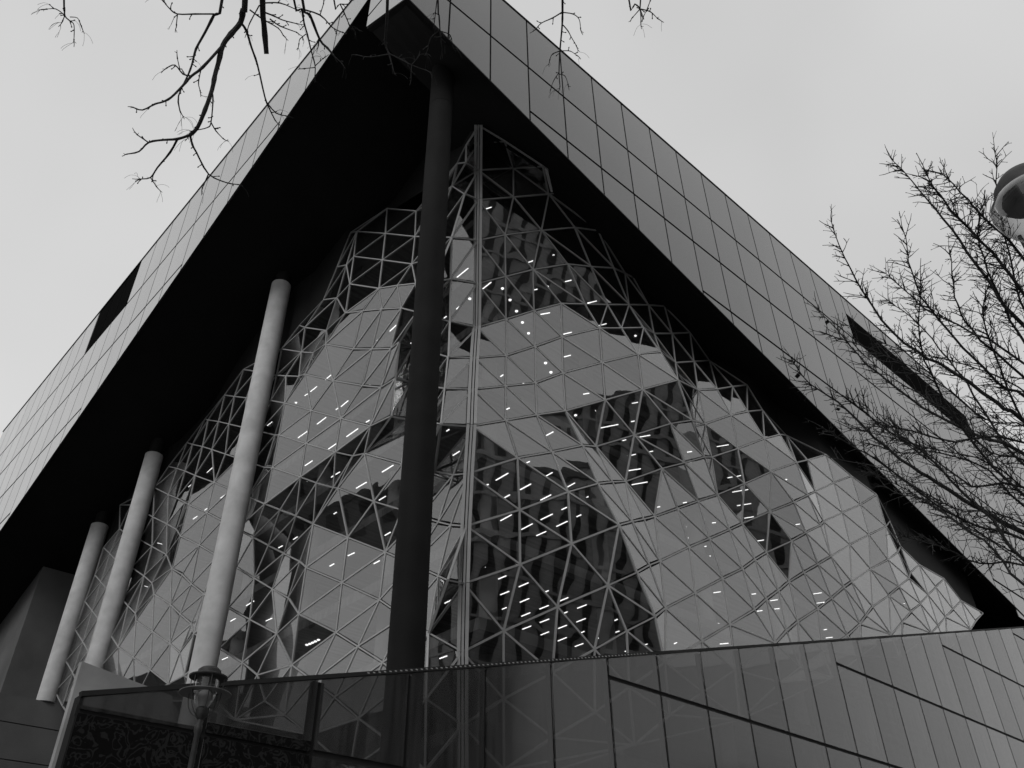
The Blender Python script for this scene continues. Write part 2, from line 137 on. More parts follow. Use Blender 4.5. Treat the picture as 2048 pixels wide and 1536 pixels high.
TRIS_L=[(0,1,2),(1,3,4),(1,4,2),(2,4,5),(3,6,7),(3,7,8),(3,8,4),(4,8,5),(5,8,9),(5,9,10),(6,12,13),(6,13,7),(7,13,14),(7,14,8),(8,14,15),(8,15,9),(9,15,10),(10,15,16),(10,16,11),(11,16,17),(11,17,18),(13,19,14),(14,19,20),(14,20,15),(15,20,21),(15,21,16),(16,21,22),(16,22,17),(17,22,23),(17,23,24),(17,24,18),(12,25,26),(12,26,13),(13,26,27),(13,27,19),(19,27,28),(19,28,20),(20,28,29),(20,29,30),(20,30,21),(21,30,31),(21,31,22),(22,31,23),(23,31,32),(23,32,33),(23,33,24),(25,34,35),(25,35,26),(26,35,36),(26,36,37),(26,37,27),(27,37,28),(28,37,38),(28,38,29),(29,38,39),(29,39,30),(30,39,40),(30,40,41),(30,41,31),(31,41,32),(32,41,42),(32,42,43),(32,43,33),(33,43,44),(34,45,46),(34,46,35),(35,46,47),(35,47,36),(36,47,48),(36,48,37),(37,48,49),(37,49,50),(37,50,38),(38,50,51),(38,51,39),(39,51,52),(39,52,40),(40,52,53),(40,53,41),(41,53,42),(42,53,54),(42,54,55),(42,55,43),(43,55,56),(43,56,44),(45,57,58),(45,58,46),(46,58,59),(46,59,47),(47,59,60),(47,60,48),(48,60,61),(48,61,49),(49,61,62),(49,62,50),(50,62,63),(50,63,51),(51,63,64),(51,64,52),(52,64,53),(53,64,65),(53,65,54),(54,65,66),(54,66,55),(55,66,67),(55,67,68),(55,68,56),(56,68,69),(56,69,70),(57,71,72),(57,72,58),(58,72,73),(58,73,59),(59,73,74),(59,74,60),(60,74,75),(60,75,61),(61,75,76),(61,76,62),(62,76,77),(62,77,63),(63,77,64),(64,77,78),(64,78,65),(65,78,79),(65,79,66),(66,79,67),(67,79,80),(67,80,68),(68,80,81),(68,81,69),(69,81,82),(69,82,83),(69,83,70),(70,83,84),(71,85,86),(71,86,87),(71,87,72),(72,87,88),(72,88,73),(73,88,89),(73,89,74),(74,89,90),(74,90,75),(75,90,76),(76,90,91),(76,91,92),(76,92,77),(77,92,93),(77,93,78),(78,93,94),(78,94,79),(79,94,95),(79,95,96),(79,96,80),(80,96,97),(80,97,81),(81,97,82),(82,97,98),(82,98,83),(83,98,99),(83,99,84),(84,99,100),(84,100,101),(85,102,103),(85,103,104),(85,104,86),(86,104,105),(86,105,87),(87,105,106),(87,106,88),(88,106,89),(89,106,107),(89,107,90),(90,107,108),(90,108,91),(91,108,109),(91,109,92),(92,109,110),(92,110,111),(92,111,93),(93,111,112),(93,112,94),(94,112,113),(94,113,95),(95,113,114),(95,114,96),(96,114,115),(96,115,97),(97,115,116),(97,116,98),(98,116,117),(98,117,99),(99,117,118),(99,118,100),(100,118,119),(100,119,101),(101,119,120),(102,121,122),(102,122,123),(102,123,103),(103,123,124),(103,124,104),(104,124,105),(105,124,125),(105,125,106),(106,125,107),(107,125,126),(107,126,108),(108,126,127),(108,127,109),(109,127,110),(110,127,128),(110,128,111),(111,128,129),(111,129,130),(111,130,112),(112,130,131),(112,131,113),(113,131,114),(114,131,132),(114,132,115),(115,132,133),(115,133,116),(116,133,117),(117,133,134),(117,134,118),(118,134,135),(118,135,119),(119,135,136),(119,136,120),(120,136,137),(121,138,139),(121,139,122),(122,139,123),(123,139,140),(123,140,124),(124,140,141),(124,141,125),(125,141,142),(125,142,126),(126,142,143),(126,143,127),(127,143,144),(127,144,145),(127,145,128),(128,145,146),(128,146,129),(129,146,147),(129,147,130),(130,147,148),(130,148,131),(131,148,149),(131,149,132),(132,149,150),(132,150,133),(133,150,151),(133,151,134),(134,151,152),(134,152,153),(134,153,135),(135,153,154),(135,154,136),(136,154,155),(136,155,137),(138,156,157),(138,157,139),(139,157,158),(139,158,159),(139,159,140),(140,159,160),(140,160,141),(141,160,161),(141,161,142),(142,161,162),(142,162,143),(143,162,163),(143,163,144),(144,163,164),(144,164,145),(145,164,165),(145,165,146),(146,165,147),(147,165,166),(147,166,148),(148,166,167),(148,167,149),(149,167,168),(149,168,150),(150,168,169),(150,169,151),(151,169,170),(151,170,152),(152,170,171),(152,171,153),(153,171,154),(154,171,172),(154,172,155),(155,172,173),(155,173,174),(155,174,175),(156,176,177),(156,177,157),(157,177,178),(157,178,158),(158,178,179),(158,179,159),(159,179,180),(159,180,160),(160,180,181),(160,181,161),(161,181,182),(161,182,162),(162,182,183),(162,183,163),(163,183,164),(164,183,184),(164,184,165),(165,184,185),(165,185,166),(166,185,186),(166,186,167),(167,186,187),(167,187,168),(168,187,188),(168,188,189),(168,189,169),(169,189,190),(169,190,170),(170,190,171),(171,190,191),(171,191,172),(172,191,192),(172,192,173),(173,192,193),(173,193,174),(174,193,194),(174,194,175),(176,195,177),(177,195,178),(178,195,179),(179,195,196),(179,196,180),(180,196,181),(181,196,197),(181,197,182),(182,197,198),(182,198,199),(182,199,183),(183,199,200),(183,200,184),(184,200,201),(184,201,185),(185,201,202),(185,202,186),(186,202,203),(186,203,204),(186,204,187),(187,204,205),(187,205,188),(188,205,189),(189,205,206),(189,206,207),(189,207,190),(190,207,208),(190,208,191),(191,208,209),(191,209,192),(192,209,210),(192,210,193),(193,210,211),(193,211,194),(194,211,212),(196,213,197),(197,213,198),(198,213,199),(199,213,200),(200,213,214),(200,214,201),(201,214,215),(201,215,202),(202,215,216),(202,216,203),(203,216,217),(203,217,204),(204,217,205),(205,217,218),(205,218,206),(206,218,219),(206,219,220),(206,220,207),(207,220,208),(208,220,221),(208,221,222),(208,222,209),(209,222,223),(209,223,210),(210,223,224),(210,224,211),(211,224,225),(211,225,212),(213,226,214),(214,226,215),(215,226,227),(215,227,216),(216,227,217),(217,227,228),(217,228,218),(218,228,229),(218,229,219),(219,229,230),(219,230,220),(220,230,221),(221,230,231),(221,231,222),(222,231,232),(222,232,233),(222,233,223),(223,233,234),(223,234,224),(224,234,235),(224,235,225),(226,236,227),(227,236,228),(228,236,229),(229,236,237),(229,237,230),(230,237,238),(230,238,231),(231,238,232),(232,238,239),(232,239,233),(233,239,240),(233,240,234),(234,240,241),(234,241,235),(236,242,237),(237,242,238),(238,242,243),(238,243,239),(239,243,244),(239,244,245),(239,245,240),(240,245,246),(240,246,241),(242,247,243),(243,247,244),(244,247,248),(244,248,245),(245,248,249),(245,249,246)]
ENDS_R=[0, 2, 5, 9, 14, 22, 31, 41, 51, 62, 74, 88, 103, 120, 139, 158, 173, 186, 195, 201, 205]
ENDS_L=[0, 2, 5, 11, 18, 24, 33, 44, 56, 70, 84, 101, 120, 137, 155, 175, 194, 212, 225, 235, 241, 246, 249]
POST=[(19.04,22.59,38.40),(19.13,22.69,36.22),(19.21,22.74,33.97),(19.68,23.28,31.74),(20.16,23.82,29.43),(20.59,24.31,27.11),(20.23,23.99,24.84),(19.88,23.64,22.65),(19.51,23.24,20.31),(19.57,23.44,18.09),(19.66,23.64,15.79),(19.78,23.82,13.45),(20.13,24.23,10.98),(20.55,24.64,8.52),(20.96,25.04,6.16)]
STRIPS=[(8,26.10,26.17,26.23,25.83),(9,29.71,27.42,29.86,27.16),(8,27.86,27.97,27.96,27.81),(8,28.06,27.63,28.12,27.52),(8,28.96,25.81,29.16,25.45),(9,32.44,28.03,32.72,27.54),(8,31.44,26.23,31.72,25.69),(7,26.69,25.83,26.99,25.36),(8,33.59,27.25,33.83,26.76),(7,28.93,26.19,29.17,25.73),(7,30.51,27.68,30.70,27.28),(8,23.77,30.00,23.76,28.93),(7,22.81,26.51,22.80,25.74),(7,22.81,28.73,22.79,28.41),(7,22.78,29.81,22.78,29.58),(9,23.77,27.41,23.94,27.03),(8,23.76,36.90,23.71,36.12),(8,23.72,38.29,23.71,37.98),(7,22.75,32.94,22.74,32.54),(8,23.55,44.26,23.53,43.53),(8,23.56,43.26,23.57,42.71),(6,25.40,27.86,25.39,27.62),(8,23.47,52.19,23.49,51.45),(8,23.47,50.97,23.50,50.63),(8,23.50,46.91,23.54,46.54),(8,23.54,46.21,23.54,45.35),(7,23.30,41.76,23.31,41.44),(7,23.36,41.24,23.32,40.36),(7,23.31,44.06,23.31,42.93),(7,23.26,46.40,23.29,45.23),(6,22.48,36.52,22.51,36.21),(6,22.51,38.61,22.52,37.41),(6,22.47,40.55,22.48,39.69),(6,22.45,43.21,22.48,42.37),(6,24.47,43.90,24.54,42.38),(6,25.16,48.33,25.11,47.74),(5,22.85,34.89,22.87,33.87),(5,22.81,37.33,22.85,36.37),(5,24.61,37.61,24.62,36.96),(5,23.58,40.81,23.58,40.51),(5,25.55,40.83,25.56,40.47),(4,23.05,34.37,23.05,33.87),(6,25.13,50.37,25.15,49.85),(5,23.57,45.37,23.56,44.87),(5,25.53,45.25,25.53,44.43),(4,22.99,37.70,23.04,37.15),(4,22.99,39.50,22.99,39.07),(4,24.65,37.60,24.66,37.07),(5,23.49,47.06,23.52,46.60),(6,24.59,35.59,24.61,35.32),(5,22.90,29.29,22.90,29.07),(5,24.67,30.90,24.66,30.33),(5,23.86,25.81,23.91,25.56),(4,23.57,26.20,23.56,25.34),(4,23.53,26.94,23.55,26.79),(4,25.02,27.25,25.01,26.79),(4,25.04,28.80,25.01,28.28),(4,26.49,29.09,26.47,28.24),(4,27.88,31.15,27.91,30.34),(3,23.85,27.49,23.85,27.20),(6,30.01,25.93,30.20,25.63),(7,34.57,28.93,34.79,28.51),(7,37.10,28.66,37.58,27.77),(6,31.56,26.92,31.77,26.56),(6,33.33,27.60,33.83,26.64),(6,34.18,25.94,34.28,25.75),(7,39.23,29.15,39.52,28.53),(6,35.38,27.66,35.46,27.44),(6,35.82,26.74,36.18,26.12),(7,40.73,27.40,40.88,27.11),(6,36.85,28.82,36.94,28.61),(6,37.09,28.40,37.20,28.14),(6,37.61,27.37,37.71,27.21),(5,32.99,25.61,33.35,25.00),(5,34.33,26.51,34.76,25.70),(6,39.43,25.83,39.59,25.56),(5,38.26,25.89,38.35,25.69),(5,37.49,27.28,37.59,27.11),(5,39.59,26.77,39.78,26.39),(5,40.87,27.66,41.05,27.41),(5,42.19,28.56,42.59,27.78),(5,43.57,29.26,44.05,28.50),(5,45.13,29.84,45.45,29.20),(5,46.64,30.23,46.83,29.90),(5,41.66,26.29,41.78,26.09),(6,43.99,26.02,44.13,25.73),(6,44.28,25.51,44.39,25.24),(7,45.96,27.58,46.37,26.86),(6,45.82,26.94,46.10,26.37),(6,46.24,26.20,46.29,26.06),(6,47.65,27.85,47.78,27.65),(6,47.90,27.44,48.23,26.81),(6,49.56,28.68,50.01,27.83),(6,51.38,29.51,51.91,28.62),(5,45.88,25.86,46.09,25.48),(4,25.05,26.09,25.05,25.35),(4,26.51,26.18,26.51,25.45),(4,27.99,26.18,28.00,25.82),(4,27.96,27.64,27.97,26.80),(4,27.97,29.09,27.95,28.24),(4,29.09,27.63,29.10,26.84),(4,29.05,29.08,29.08,28.40),(4,29.10,26.19,29.11,25.89),(5,33.48,29.58,33.48,28.90),(5,31.76,29.14,31.74,28.55),(5,29.97,29.12,29.96,28.57),(5,28.16,28.85,28.20,28.57),(5,27.05,26.11,27.07,25.62),(4,33.80,31.35,33.82,30.83),(3,26.48,27.79,26.49,27.16),(3,27.81,29.13,27.82,28.50),(3,29.12,30.41,29.12,29.78),(3,30.40,31.69,30.42,31.06),(3,27.86,27.44,27.85,27.18),(3,29.14,29.11,29.16,28.49),(3,30.43,30.40,30.44,29.75),(3,31.72,31.66,31.71,31.03),(3,29.18,27.71,29.17,27.15),(3,30.47,28.73,30.45,28.44),(3,31.75,30.37,31.75,29.75),(3,33.06,31.69,33.03,31.01),(3,30.50,27.79,30.51,27.17),(3,31.81,29.10,31.81,28.46),(3,33.11,30.00,33.08,29.74),(3,34.38,31.67,34.38,31.05),(3,33.15,27.69,33.13,27.44),(3,34.45,28.78,34.46,28.48),(3,37.09,30.38,37.07,30.12),(3,34.41,29.95,34.40,29.76),(3,37.09,28.99,37.11,28.83),(4,40.87,27.32,41.03,27.04),(4,42.33,27.42,42.54,27.04),(4,42.01,28.11,42.09,27.94),(4,46.36,30.87,46.72,30.21),(3,40.08,26.23,40.41,25.73),(4,44.26,26.02,44.40,25.80),(4,46.81,27.36,46.97,27.06),(3,38.20,27.77,38.16,27.55),(4,45.99,25.84,46.20,25.44),(4,47.32,26.42,47.50,26.16),(5,56.26,28.09,56.53,27.56),(5,57.98,28.87,58.29,28.34),(4,52.94,26.30,52.98,26.09),(4,54.40,27.00,54.62,26.62),(6,73.22,28.74,73.33,28.49),(6,53.24,26.70,53.38,26.42),(6,59.33,29.64,59.67,29.10),(8,23.34,61.68,23.30,60.65),(8,23.28,64.90,23.28,64.39),(7,23.35,57.77,23.39,56.69),(7,23.35,60.37,23.38,59.79),(7,23.36,62.39,23.38,61.69),(7,23.08,68.34,23.49,68.29),(6,22.85,68.03,23.14,68.04),(4,22.83,50.63,22.84,50.00),(4,24.46,52.24,24.46,51.58),(4,25.92,55.78,25.93,54.98),(4,25.89,57.57,25.95,56.84),(4,22.32,47.69,22.30,46.72),(4,24.49,49.11,24.54,48.45),(4,26.26,39.45,26.25,39.12),(4,26.23,41.80,26.22,41.41),(3,25.10,31.68,25.09,31.10),(2,22.70,28.85,22.72,28.38),(3,25.13,28.99,25.17,28.64),(3,26.46,29.08,26.49,28.50),(3,26.45,30.41,26.46,30.10),(3,27.75,30.37,27.76,30.06),(3,25.15,27.78,25.17,27.27)]
SPOTS=[(7,25.47,26.55),(7,26.40,27.04),(7,27.34,27.51),(6,26.39,25.31),(6,27.19,25.70),(8,36.19,26.29),(8,28.47,26.86),(7,24.55,26.10),(7,23.60,25.69),(7,22.80,27.55),(5,26.39,29.53),(4,26.43,30.42),(6,31.22,27.68),(3,23.13,41.12),(3,23.17,40.88),(3,23.18,40.62),(3,23.19,40.36),(3,23.19,40.06),(7,51.31,25.71),(7,53.71,26.87),(6,26.83,27.51),(8,23.49,48.10)]
def frit():
    m, t, n, l, out = node_mat('curly_printed_glass')
    c = n.new('ShaderNodeTexCoord'); x = n.new('ShaderNodeTexNoise'); x.inputs['Scale'].default_value = 3.4; x.inputs['Detail'].default_value = 2; x.inputs['Distortion'].default_value = 1.6
    l.new(c.outputs['Object'], x.inputs['Vector'])
    a = n.new('ShaderNodeMath'); a.operation = 'SUBTRACT'; a.inputs[1].default_value = .5; l.new(x.outputs['Fac'], a.inputs[0])
    b = n.new('ShaderNodeMath'); b.operation = 'ABSOLUTE'; l.new(a.outputs[0], b.inputs[0])
    r = n.new('ShaderNodeMapRange'); r.inputs['From Min'].default_value = .03; r.inputs['From Max'].default_value = .05; r.inputs['To Min'].default_value = .022; r.inputs['To Max'].default_value = .007
    l.new(b.outputs[0], r.inputs['Value'])
    d = n.new('ShaderNodeBsdfDiffuse'); l.new(r.outputs[0], d.inputs[0]); gl = n.new('ShaderNodeBsdfGlossy'); gl.inputs['Roughness'].default_value = .12
    mi = n.new('ShaderNodeMixShader'); l.new(schlick(t, .012, 5), mi.inputs[0]); l.new(d.outputs[0], mi.inputs[1]); l.new(gl.outputs[0], mi.inputs[2]); l.new(mi.outputs[0], out.inputs[0])
    return m
FRIT = frit()
LOGGIA = matte('loggia_painted_shade', .008, .9, spec=0)  # flat sheet; the shade of a deep open recess is put into its black
SLOT = coated('dark_window_glass', .012, .03, 5, .05)

# ------------------------------------------------------------ helpers
def Z(p): return (p[0], p[1], p[2]+EYE)
class MB:
    def __init__(s): s.v = []; s.f = []
    def add(s, vs, fs):
        k = len(s.v); s.v += [tuple(v) for v in vs]; s.f += [tuple(i+k for i in f) for f in fs]
    def box(s, a, b):
        (x0, y0, z0), (x1, y1, z1) = a, b
        s.add([(x0, y0, z0), (x1, y0, z0), (x1, y1, z0), (x0, y1, z0), (x0, y0, z1), (x1, y0, z1), (x1, y1, z1), (x0, y1, z1)],
              [(0, 3, 2, 1), (4, 5, 6, 7), (0, 1, 5, 4), (1, 2, 6, 5), (2, 3, 7, 6), (3, 0, 4, 7)])
    def prism(s, poly, off):
        """closed prism from a planar polygon (front) pushed back along off"""
        n = len(poly); vs = [Vector(p) for p in poly]; vs += [p+Vector(off) for p in vs]
        s.add(vs, [tuple(range(n)), tuple(range(2*n-1, n-1, -1))] + [(i, i+n, (i+1) % n+n, (i+1) % n) for i in range(n)])
    def bar(s, a, b, nrm, w, lo, hi):
        a = Vector(a); b = Vector(b); d = (b-a).normalized(); sd_ = d.cross(nrm).normalized(); up = sd_.cross(d).normalized()
        if up.dot(nrm) < 0: up = -up
        q = []
        for p in (a, b):
            for (i, j) in ((-1, lo), (1, lo), (1, hi), (-1, hi)): q.append(p+sd_*(i*w/2)+up*j)
        s.add(q, [(0, 1, 2, 3), (7, 6, 5, 4), (0, 4, 5, 1), (1, 5, 6, 2), (2, 6, 7, 3), (3, 7, 4, 0)])
    def tube(s, pts, rad, n=6, cap=True):
        pts = [Vector(p) for p in pts]; k0 = len(s.v); ref = Vector((.3, .5, .81))
        for i, p in enumerate(pts):
            d = (pts[min(i+1, len(pts)-1)]-pts[max(i-1, 0)])
            d = d.normalized() if d.length > 1e-9 else Vector((0, 0, 1))
            a = d.cross(ref); a = a.normalized() if a.length > 1e-4 else d.orthogonal().normalized(); b = d.cross(a); ref = ref if a.length > .1 else Vector((1, 0, 0))
            for j in range(n):
                an = 2*math.pi*j/n; s.v.append(tuple(p+(a*math.cos(an)+b*math.sin(an))*rad[i]))
        for i in range(len(pts)-1):
            for j in range(n):
                s.f.append((k0+i*n+j, k0+i*n+(j+1) % n, k0+(i+1)*n+(j+1) % n, k0+(i+1)*n+j))
        if cap:
            s.f.append(tuple(k0+j for j in range(n))[::-1]); s.f.append(tuple(k0+(len(pts)-1)*n+j for j in range(n)))
    def lathe(s, prof, c, n=32, axis=None):
        """profile of (radius, height) turned about a vertical line through c"""
        k0 = len(s.v)
        for r, h in prof:
            for j in range(n):
                an = 2*math.pi*j/n; s.v.append((c[0]+r*math.cos(an), c[1]+r*math.sin(an), c[2]+h))
        for i in range(len(prof)-1):
            for j in range(n): s.f.append((k0+i*n+j, k0+i*n+(j+1) % n, k0+(i+1)*n+(j+1) % n, k0+(i+1)*n+j))
        s.f.append(tuple(k0+j for j in range(n))[::-1]); s.f.append(tuple(k0+(len(prof)-1)*n+j for j in range(n)))
    def build(s, name, mat, parent=None, smooth=False, fix=False):
        me = bpy.data.meshes.new(name); me.from_pydata(s.v, [], s.f); me.materials.append(mat)
        if fix:
            bm = bmesh.new(); bm.from_mesh(me); bmesh.ops.recalc_face_normals(bm, faces=bm.faces); bm.to_mesh(me); bm.free()
        if smooth:
            me.polygons.foreach_set('use_smooth', [True]*len(me.polygons))
            try: me.set_sharp_from_angle(angle=math.radians(40))
            except Exception: pass
        o = bpy.data.objects.new(name, me); C.objects.link(o)
        if parent is not None: put(o, parent)
        return o
def put(o, parent):
    o.parent = parent
    if parent.type == 'EMPTY': o.matrix_parent_inverse = Matrix.Translation(-Vector(parent.location))
def thing(name, label, cat, loc, group=None):
    e = bpy.data.objects.new(name, None); C.objects.link(e); e.location = loc; e.empty_display_size = .3
    return tag(e, label, cat, group)
def tag(o, label=None, cat=None, group=None, kind=None):
    for k, v in (('label', label), ('category', cat), ('group', group), ('kind', kind)):
        if v: o[k] = v
    return o

# ------------------------------------------------------------ the ground
m = MB(); m.add([(-900, -900, 0), (900, -900, 0), (900, 900, 0), (-900, 900, 0)], [(0, 1, 2, 3)])
tag(m.build('ground', matte('pavement', .16, .9, .2, .6, .2, 30)), kind='structure')

# ------------------------------------------------------------ the office building
UL, VR = 11.15, 18.68                       # plane of the long facade (u = UL) and of the wide one (v = VR)
U_END, V_END, TOP = 98.0, 82.7, 45.5
bld = thing('office_building', 'huge glass and metal office block with a torn open corner full of faceted glass', 'building', (UL, VR, 0))
def r_low(u): return 38.3-.2587*(u-11.24)                 # lower edge of the overhanging wide facade
def l_low(v): return 44.25-.3316*(v-18.68)                # lower edge of the overhanging long facade
def base_top(u): return 5.34+.2717*(u-5.62)               # sloping top of the base wall
LINES_R = [5.04+4.01*i for i in range(-1, 10)]
LINES_R[-1] = 40.97
LINES_L = [25.9, 29.66, 33.45, 37.43, 41.08]
GV, GH, TH = .105, .18, .05                 # joint widths and panel thickness

def panel_R(parent, pts, mat=PANEL, v=VR, name='panel', th=TH):
    cx = sum(p[0] for p in pts)/len(pts)
    m = MB(); m.prism([(p[0], v-th, p[1]+EYE) for p in pts], (0, th, 0)); return m.build(name, mat, parent, fix=True)
def panel_L(parent, pts, mat=PANEL_SHEEN, name='panel', u=UL):
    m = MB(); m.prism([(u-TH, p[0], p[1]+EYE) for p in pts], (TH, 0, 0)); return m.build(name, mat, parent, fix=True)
def cell(a, b, la, lb, ta, tb):
    return [(a+GV/2, la), (b-GV/2, lb), (b-GV/2, tb), (a+GV/2, ta)]

# wide facade (along u): dark backing sheet, then one panel per module and storey
u_meet = 70.4
bk = MB()
us = [UL+.02, 30, 50, u_meet, U_END]
def rl2(u): return r_low(u) if u < u_meet else base_top(u_meet)-(0 if u < u_meet+.1 else 0)
pts = [(UL+.02, r_low(UL)+.06), (u_meet, r_low(u_meet)+.06), (u_meet, -EYE), (U_END, -EYE), (U_END, TOP-.05), (UL+.02, TOP-.05)]
bk.prism([(p[0], VR+.03, p[1]+EYE) for p in pts], (0, .25, 0))
fac = bk.build('facade', JOINT, bld, fix=True)
seams = [UL+.0] + [10.98+2.7*n for n in range(1, 33)]
seams = sorted(set(seams+[53.2, 74.3]))
for a, b in zip(seams, seams[1:]):
    if b > U_END: break
    lo = (r_low(a), r_low(b)) if b < u_meet else (r_low(a), r_low(b)) if a < u_meet else (-EYE, -EYE)
    if a >= u_meet-2.8: lo = (max(r_low(u_meet), 20), )*2 if a < u_meet+12 else (14, 14)
    zs = [z for z in LINES_R if z > max(lo)+.3]
    prev = lo
    for z in zs+[TOP]:
        top = z == TOP
        if top and 53.1 < a < 74:
            panel_R(fac, cell(a, b, 43.62, 43.62, TOP, TOP))
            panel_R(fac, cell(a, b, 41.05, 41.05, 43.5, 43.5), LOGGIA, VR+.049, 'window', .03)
        else:
            g0 = GH/2 if prev != lo else 0
            panel_R(fac, cell(a, b, prev[0]+g0, prev[1]+g0, z-(0 if top else GH/2), z-(0 if top else GH/2)))
        prev = (z, z)
m = MB()
m.bar((UL, VR-.03, r_low(UL)+EYE-.03), (u_meet, VR-.03, r_low(u_meet)+EYE-.03), Vector((0, -1, 0)), .09, 0, .06)
m.bar((UL, VR-.03, TOP+EYE+.05), (U_END, VR-.03, TOP+EYE+.05), Vector((0, -1, 0)), .1, -.3, .06)
m.build('edge_trim', JOINT, fac)
# long facade (along v)
bk = MB()
pts = [(VR+.3, r_low(UL)+.1), (22.13, 40.05), (22.13, l_low(22.13)+.06), (V_END, l_low(V_END)+.06), (V_END, TOP-.05), (VR+.3, TOP-.05)]
bk.prism([(UL+.03, p[0], p[1]+EYE) for p in pts], (.25, 0, 0))
fal = bk.build('facade', JOINT, bld, fix=True)
sv = [VR+.0, 22.13]+[30.7+2.613*n for n in range(-2, 20)]+[V_END]
for a, b in zip(sv, sv[1:]):
    if b-a < .4: continue
    lo = (38.3, 40.1) if a < 20 else (l_low(a), l_low(b))
    if a == 22.13: a += .05
    zs = [z for z in LINES_L if z > max(lo)+.25]; prev = lo
    for z in zs+[TOP]:
        top = z == TOP
        if top and 51.0 < a and b < 60.5:
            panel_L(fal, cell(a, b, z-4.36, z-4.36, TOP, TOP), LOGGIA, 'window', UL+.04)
        else:
            g0 = GH/2 if prev != lo else 0
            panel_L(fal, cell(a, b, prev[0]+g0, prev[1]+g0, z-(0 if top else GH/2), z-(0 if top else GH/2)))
        prev = (z, z)
m = MB(); m.bar((UL-.03, VR, TOP+EYE+.05), (UL-.03, V_END, TOP+EYE+.05), Vector((-1, 0, 0)), .1, -.3, .06)
m.bar((UL-.03, 22.2, l_low(22.2)+EYE-.03), (UL-.03, V_END, l_low(V_END)+EYE-.03), Vector((-1, 0, 0)), .07, 0, .05)
m.build('edge_trim', JOINT, fal)
# soffits: underside of the overhang
m = MB(); nu, nv = 24, 4
def ksl(u): return .55 if u < 12 else .47
for i in range(nu+1):
    u = UL+.02+(u_meet+1-UL)*i/nu if i < 20 else UL+.02+(u_meet+1-UL)*i/nu
    for j in range(nv+1):
        v = VR-.01+((22.13 if u < 16.6 else 25)-VR)*j/nv
        m.v.append((u, v, r_low(u)+ksl(u)*(v-VR)+EYE))
for i in range(nu):
    for j in range(nv):
        k = i*(nv+1)+j; m.f.append((k, k+1, k+nv+2, k+nv+1))
for i in range(nu):                                                   # the step up to the higher soffit
    k = i*(nv+1)+nv; a, b = Vector(m.v[k]), Vector(m.v[k+nv+1])
    m.add([a, b, (b.x, b.y, l_low(22.13)+EYE+.2), (a.x, a.y, l_low(22.13)+EYE+.2)], [(0, 1, 2, 3)])
vs = [22.1+(V_END-22.1)*i/20 for i in range(21)]
for a, b in zip(vs, vs[1:]):
    m.add([(UL-.01, a, l_low(a)+EYE), (UL-.01, b, l_low(b)+EYE), (19.3, b, l_low(b)+EYE), (19.3, a, l_low(a)+EYE)], [(0, 1, 2, 3)])
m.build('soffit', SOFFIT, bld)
m = MB(); m.box((UL+.05, VR+.05, TOP+EYE-.4), (U_END, V_END, TOP+EYE-.06)); m.box((U_END-.3, VR+.3, 0), (U_END-.02, V_END, TOP+EYE-.41)); m.box((UL+.3, V_END-.3, 0), (U_END-.31, V_END-.02, TOP+EYE-.41))
m.build('roof', BACK, bld)

# ------------------------------------------------------------ base wall of glass panels with a sloping top
bk = MB()
us = [5.58+.02, 11.0, u_meet]
bk.box((5.6, VR+.0, 0), (5.68, VR+.35, base_top(5.6)+EYE)); 
for n in range(0, 25):                                                # posts behind every joint
    u = 5.58+2.7*n
    if u > u_meet: break
    w_ = .16 if n == 2 else .05
    bk.box((u-w_+(.1 if n == 0 else 0), VR+.003, 0), (u+w_, VR+.16, base_top(u)+EYE-.12))
bw_ = bk.build('base_wall', JOINT, bld, fix=True)
for n in range(0, 25):
    a = 5.58+2.7*n; b = min(a+2.7, u_meet)
    if b-a < .3: break
    ta, tb = base_top(a)-.06, base_top(b)-.06
    lines = [5.04, 5.27] if n < 2 else [5.04]
    lines = [1.03]+lines+[z for z in LINES_R[2:] if z < min(ta, tb)-.3]
    lines = [z for z in lines if z < min(ta, tb)-.01]
    prev = -EYE+.01
    for i, z in enumerate(lines):
        gp = GH*.8 if z != 5.27 else .01
        panel_R(bw_, cell(a, b, prev+(gp/2 if i else 0), prev+(gp/2 if i else 0), z-gp/2, z-gp/2), FRIT if n < 2 else BASEGLASS, VR-.004)
        prev = z
    panel_R(bw_, cell(a, b, prev+(GH*.4 if n > 1 else .012), prev+(GH*.4 if n > 1 else .012), ta, tb), BASEGLASS, VR-.004)
m = MB(); m.bar((5.58, VR-.03, base_top(5.58)+EYE), (u_meet, VR-.03, base_top(u_meet)+EYE), Vector((0, -1, 0)), .1, -.1, .05)
for z in LINES_R[1:7]:                                                # dark rails in the level joints
    u0 = max(5.6, 5.62+(z+.5-5.34)/.2717) if z > 5.1 else 5.58
    n0 = math.ceil((u0-5.58)/2.7); u0 = 5.58+2.7*max(n0, 0)
    if u0 < u_meet: m.bar((u0, VR+.01, z+EYE), (u_meet, VR+.01, z+EYE), Vector((0, -1, 0)), .2, -.05, .0)
m.build('coping', BACK, bw_)
m = MB()
for i in range(70):
    u = 12.3+i*.17
    if u < 24: m.box((u, VR-.085, base_top(u)+EYE+.0), (u+.07, VR-.081, base_top(u)+EYE+.03))
tag(m.build('coping_clips', FRAME, bw_), kind='stuff')

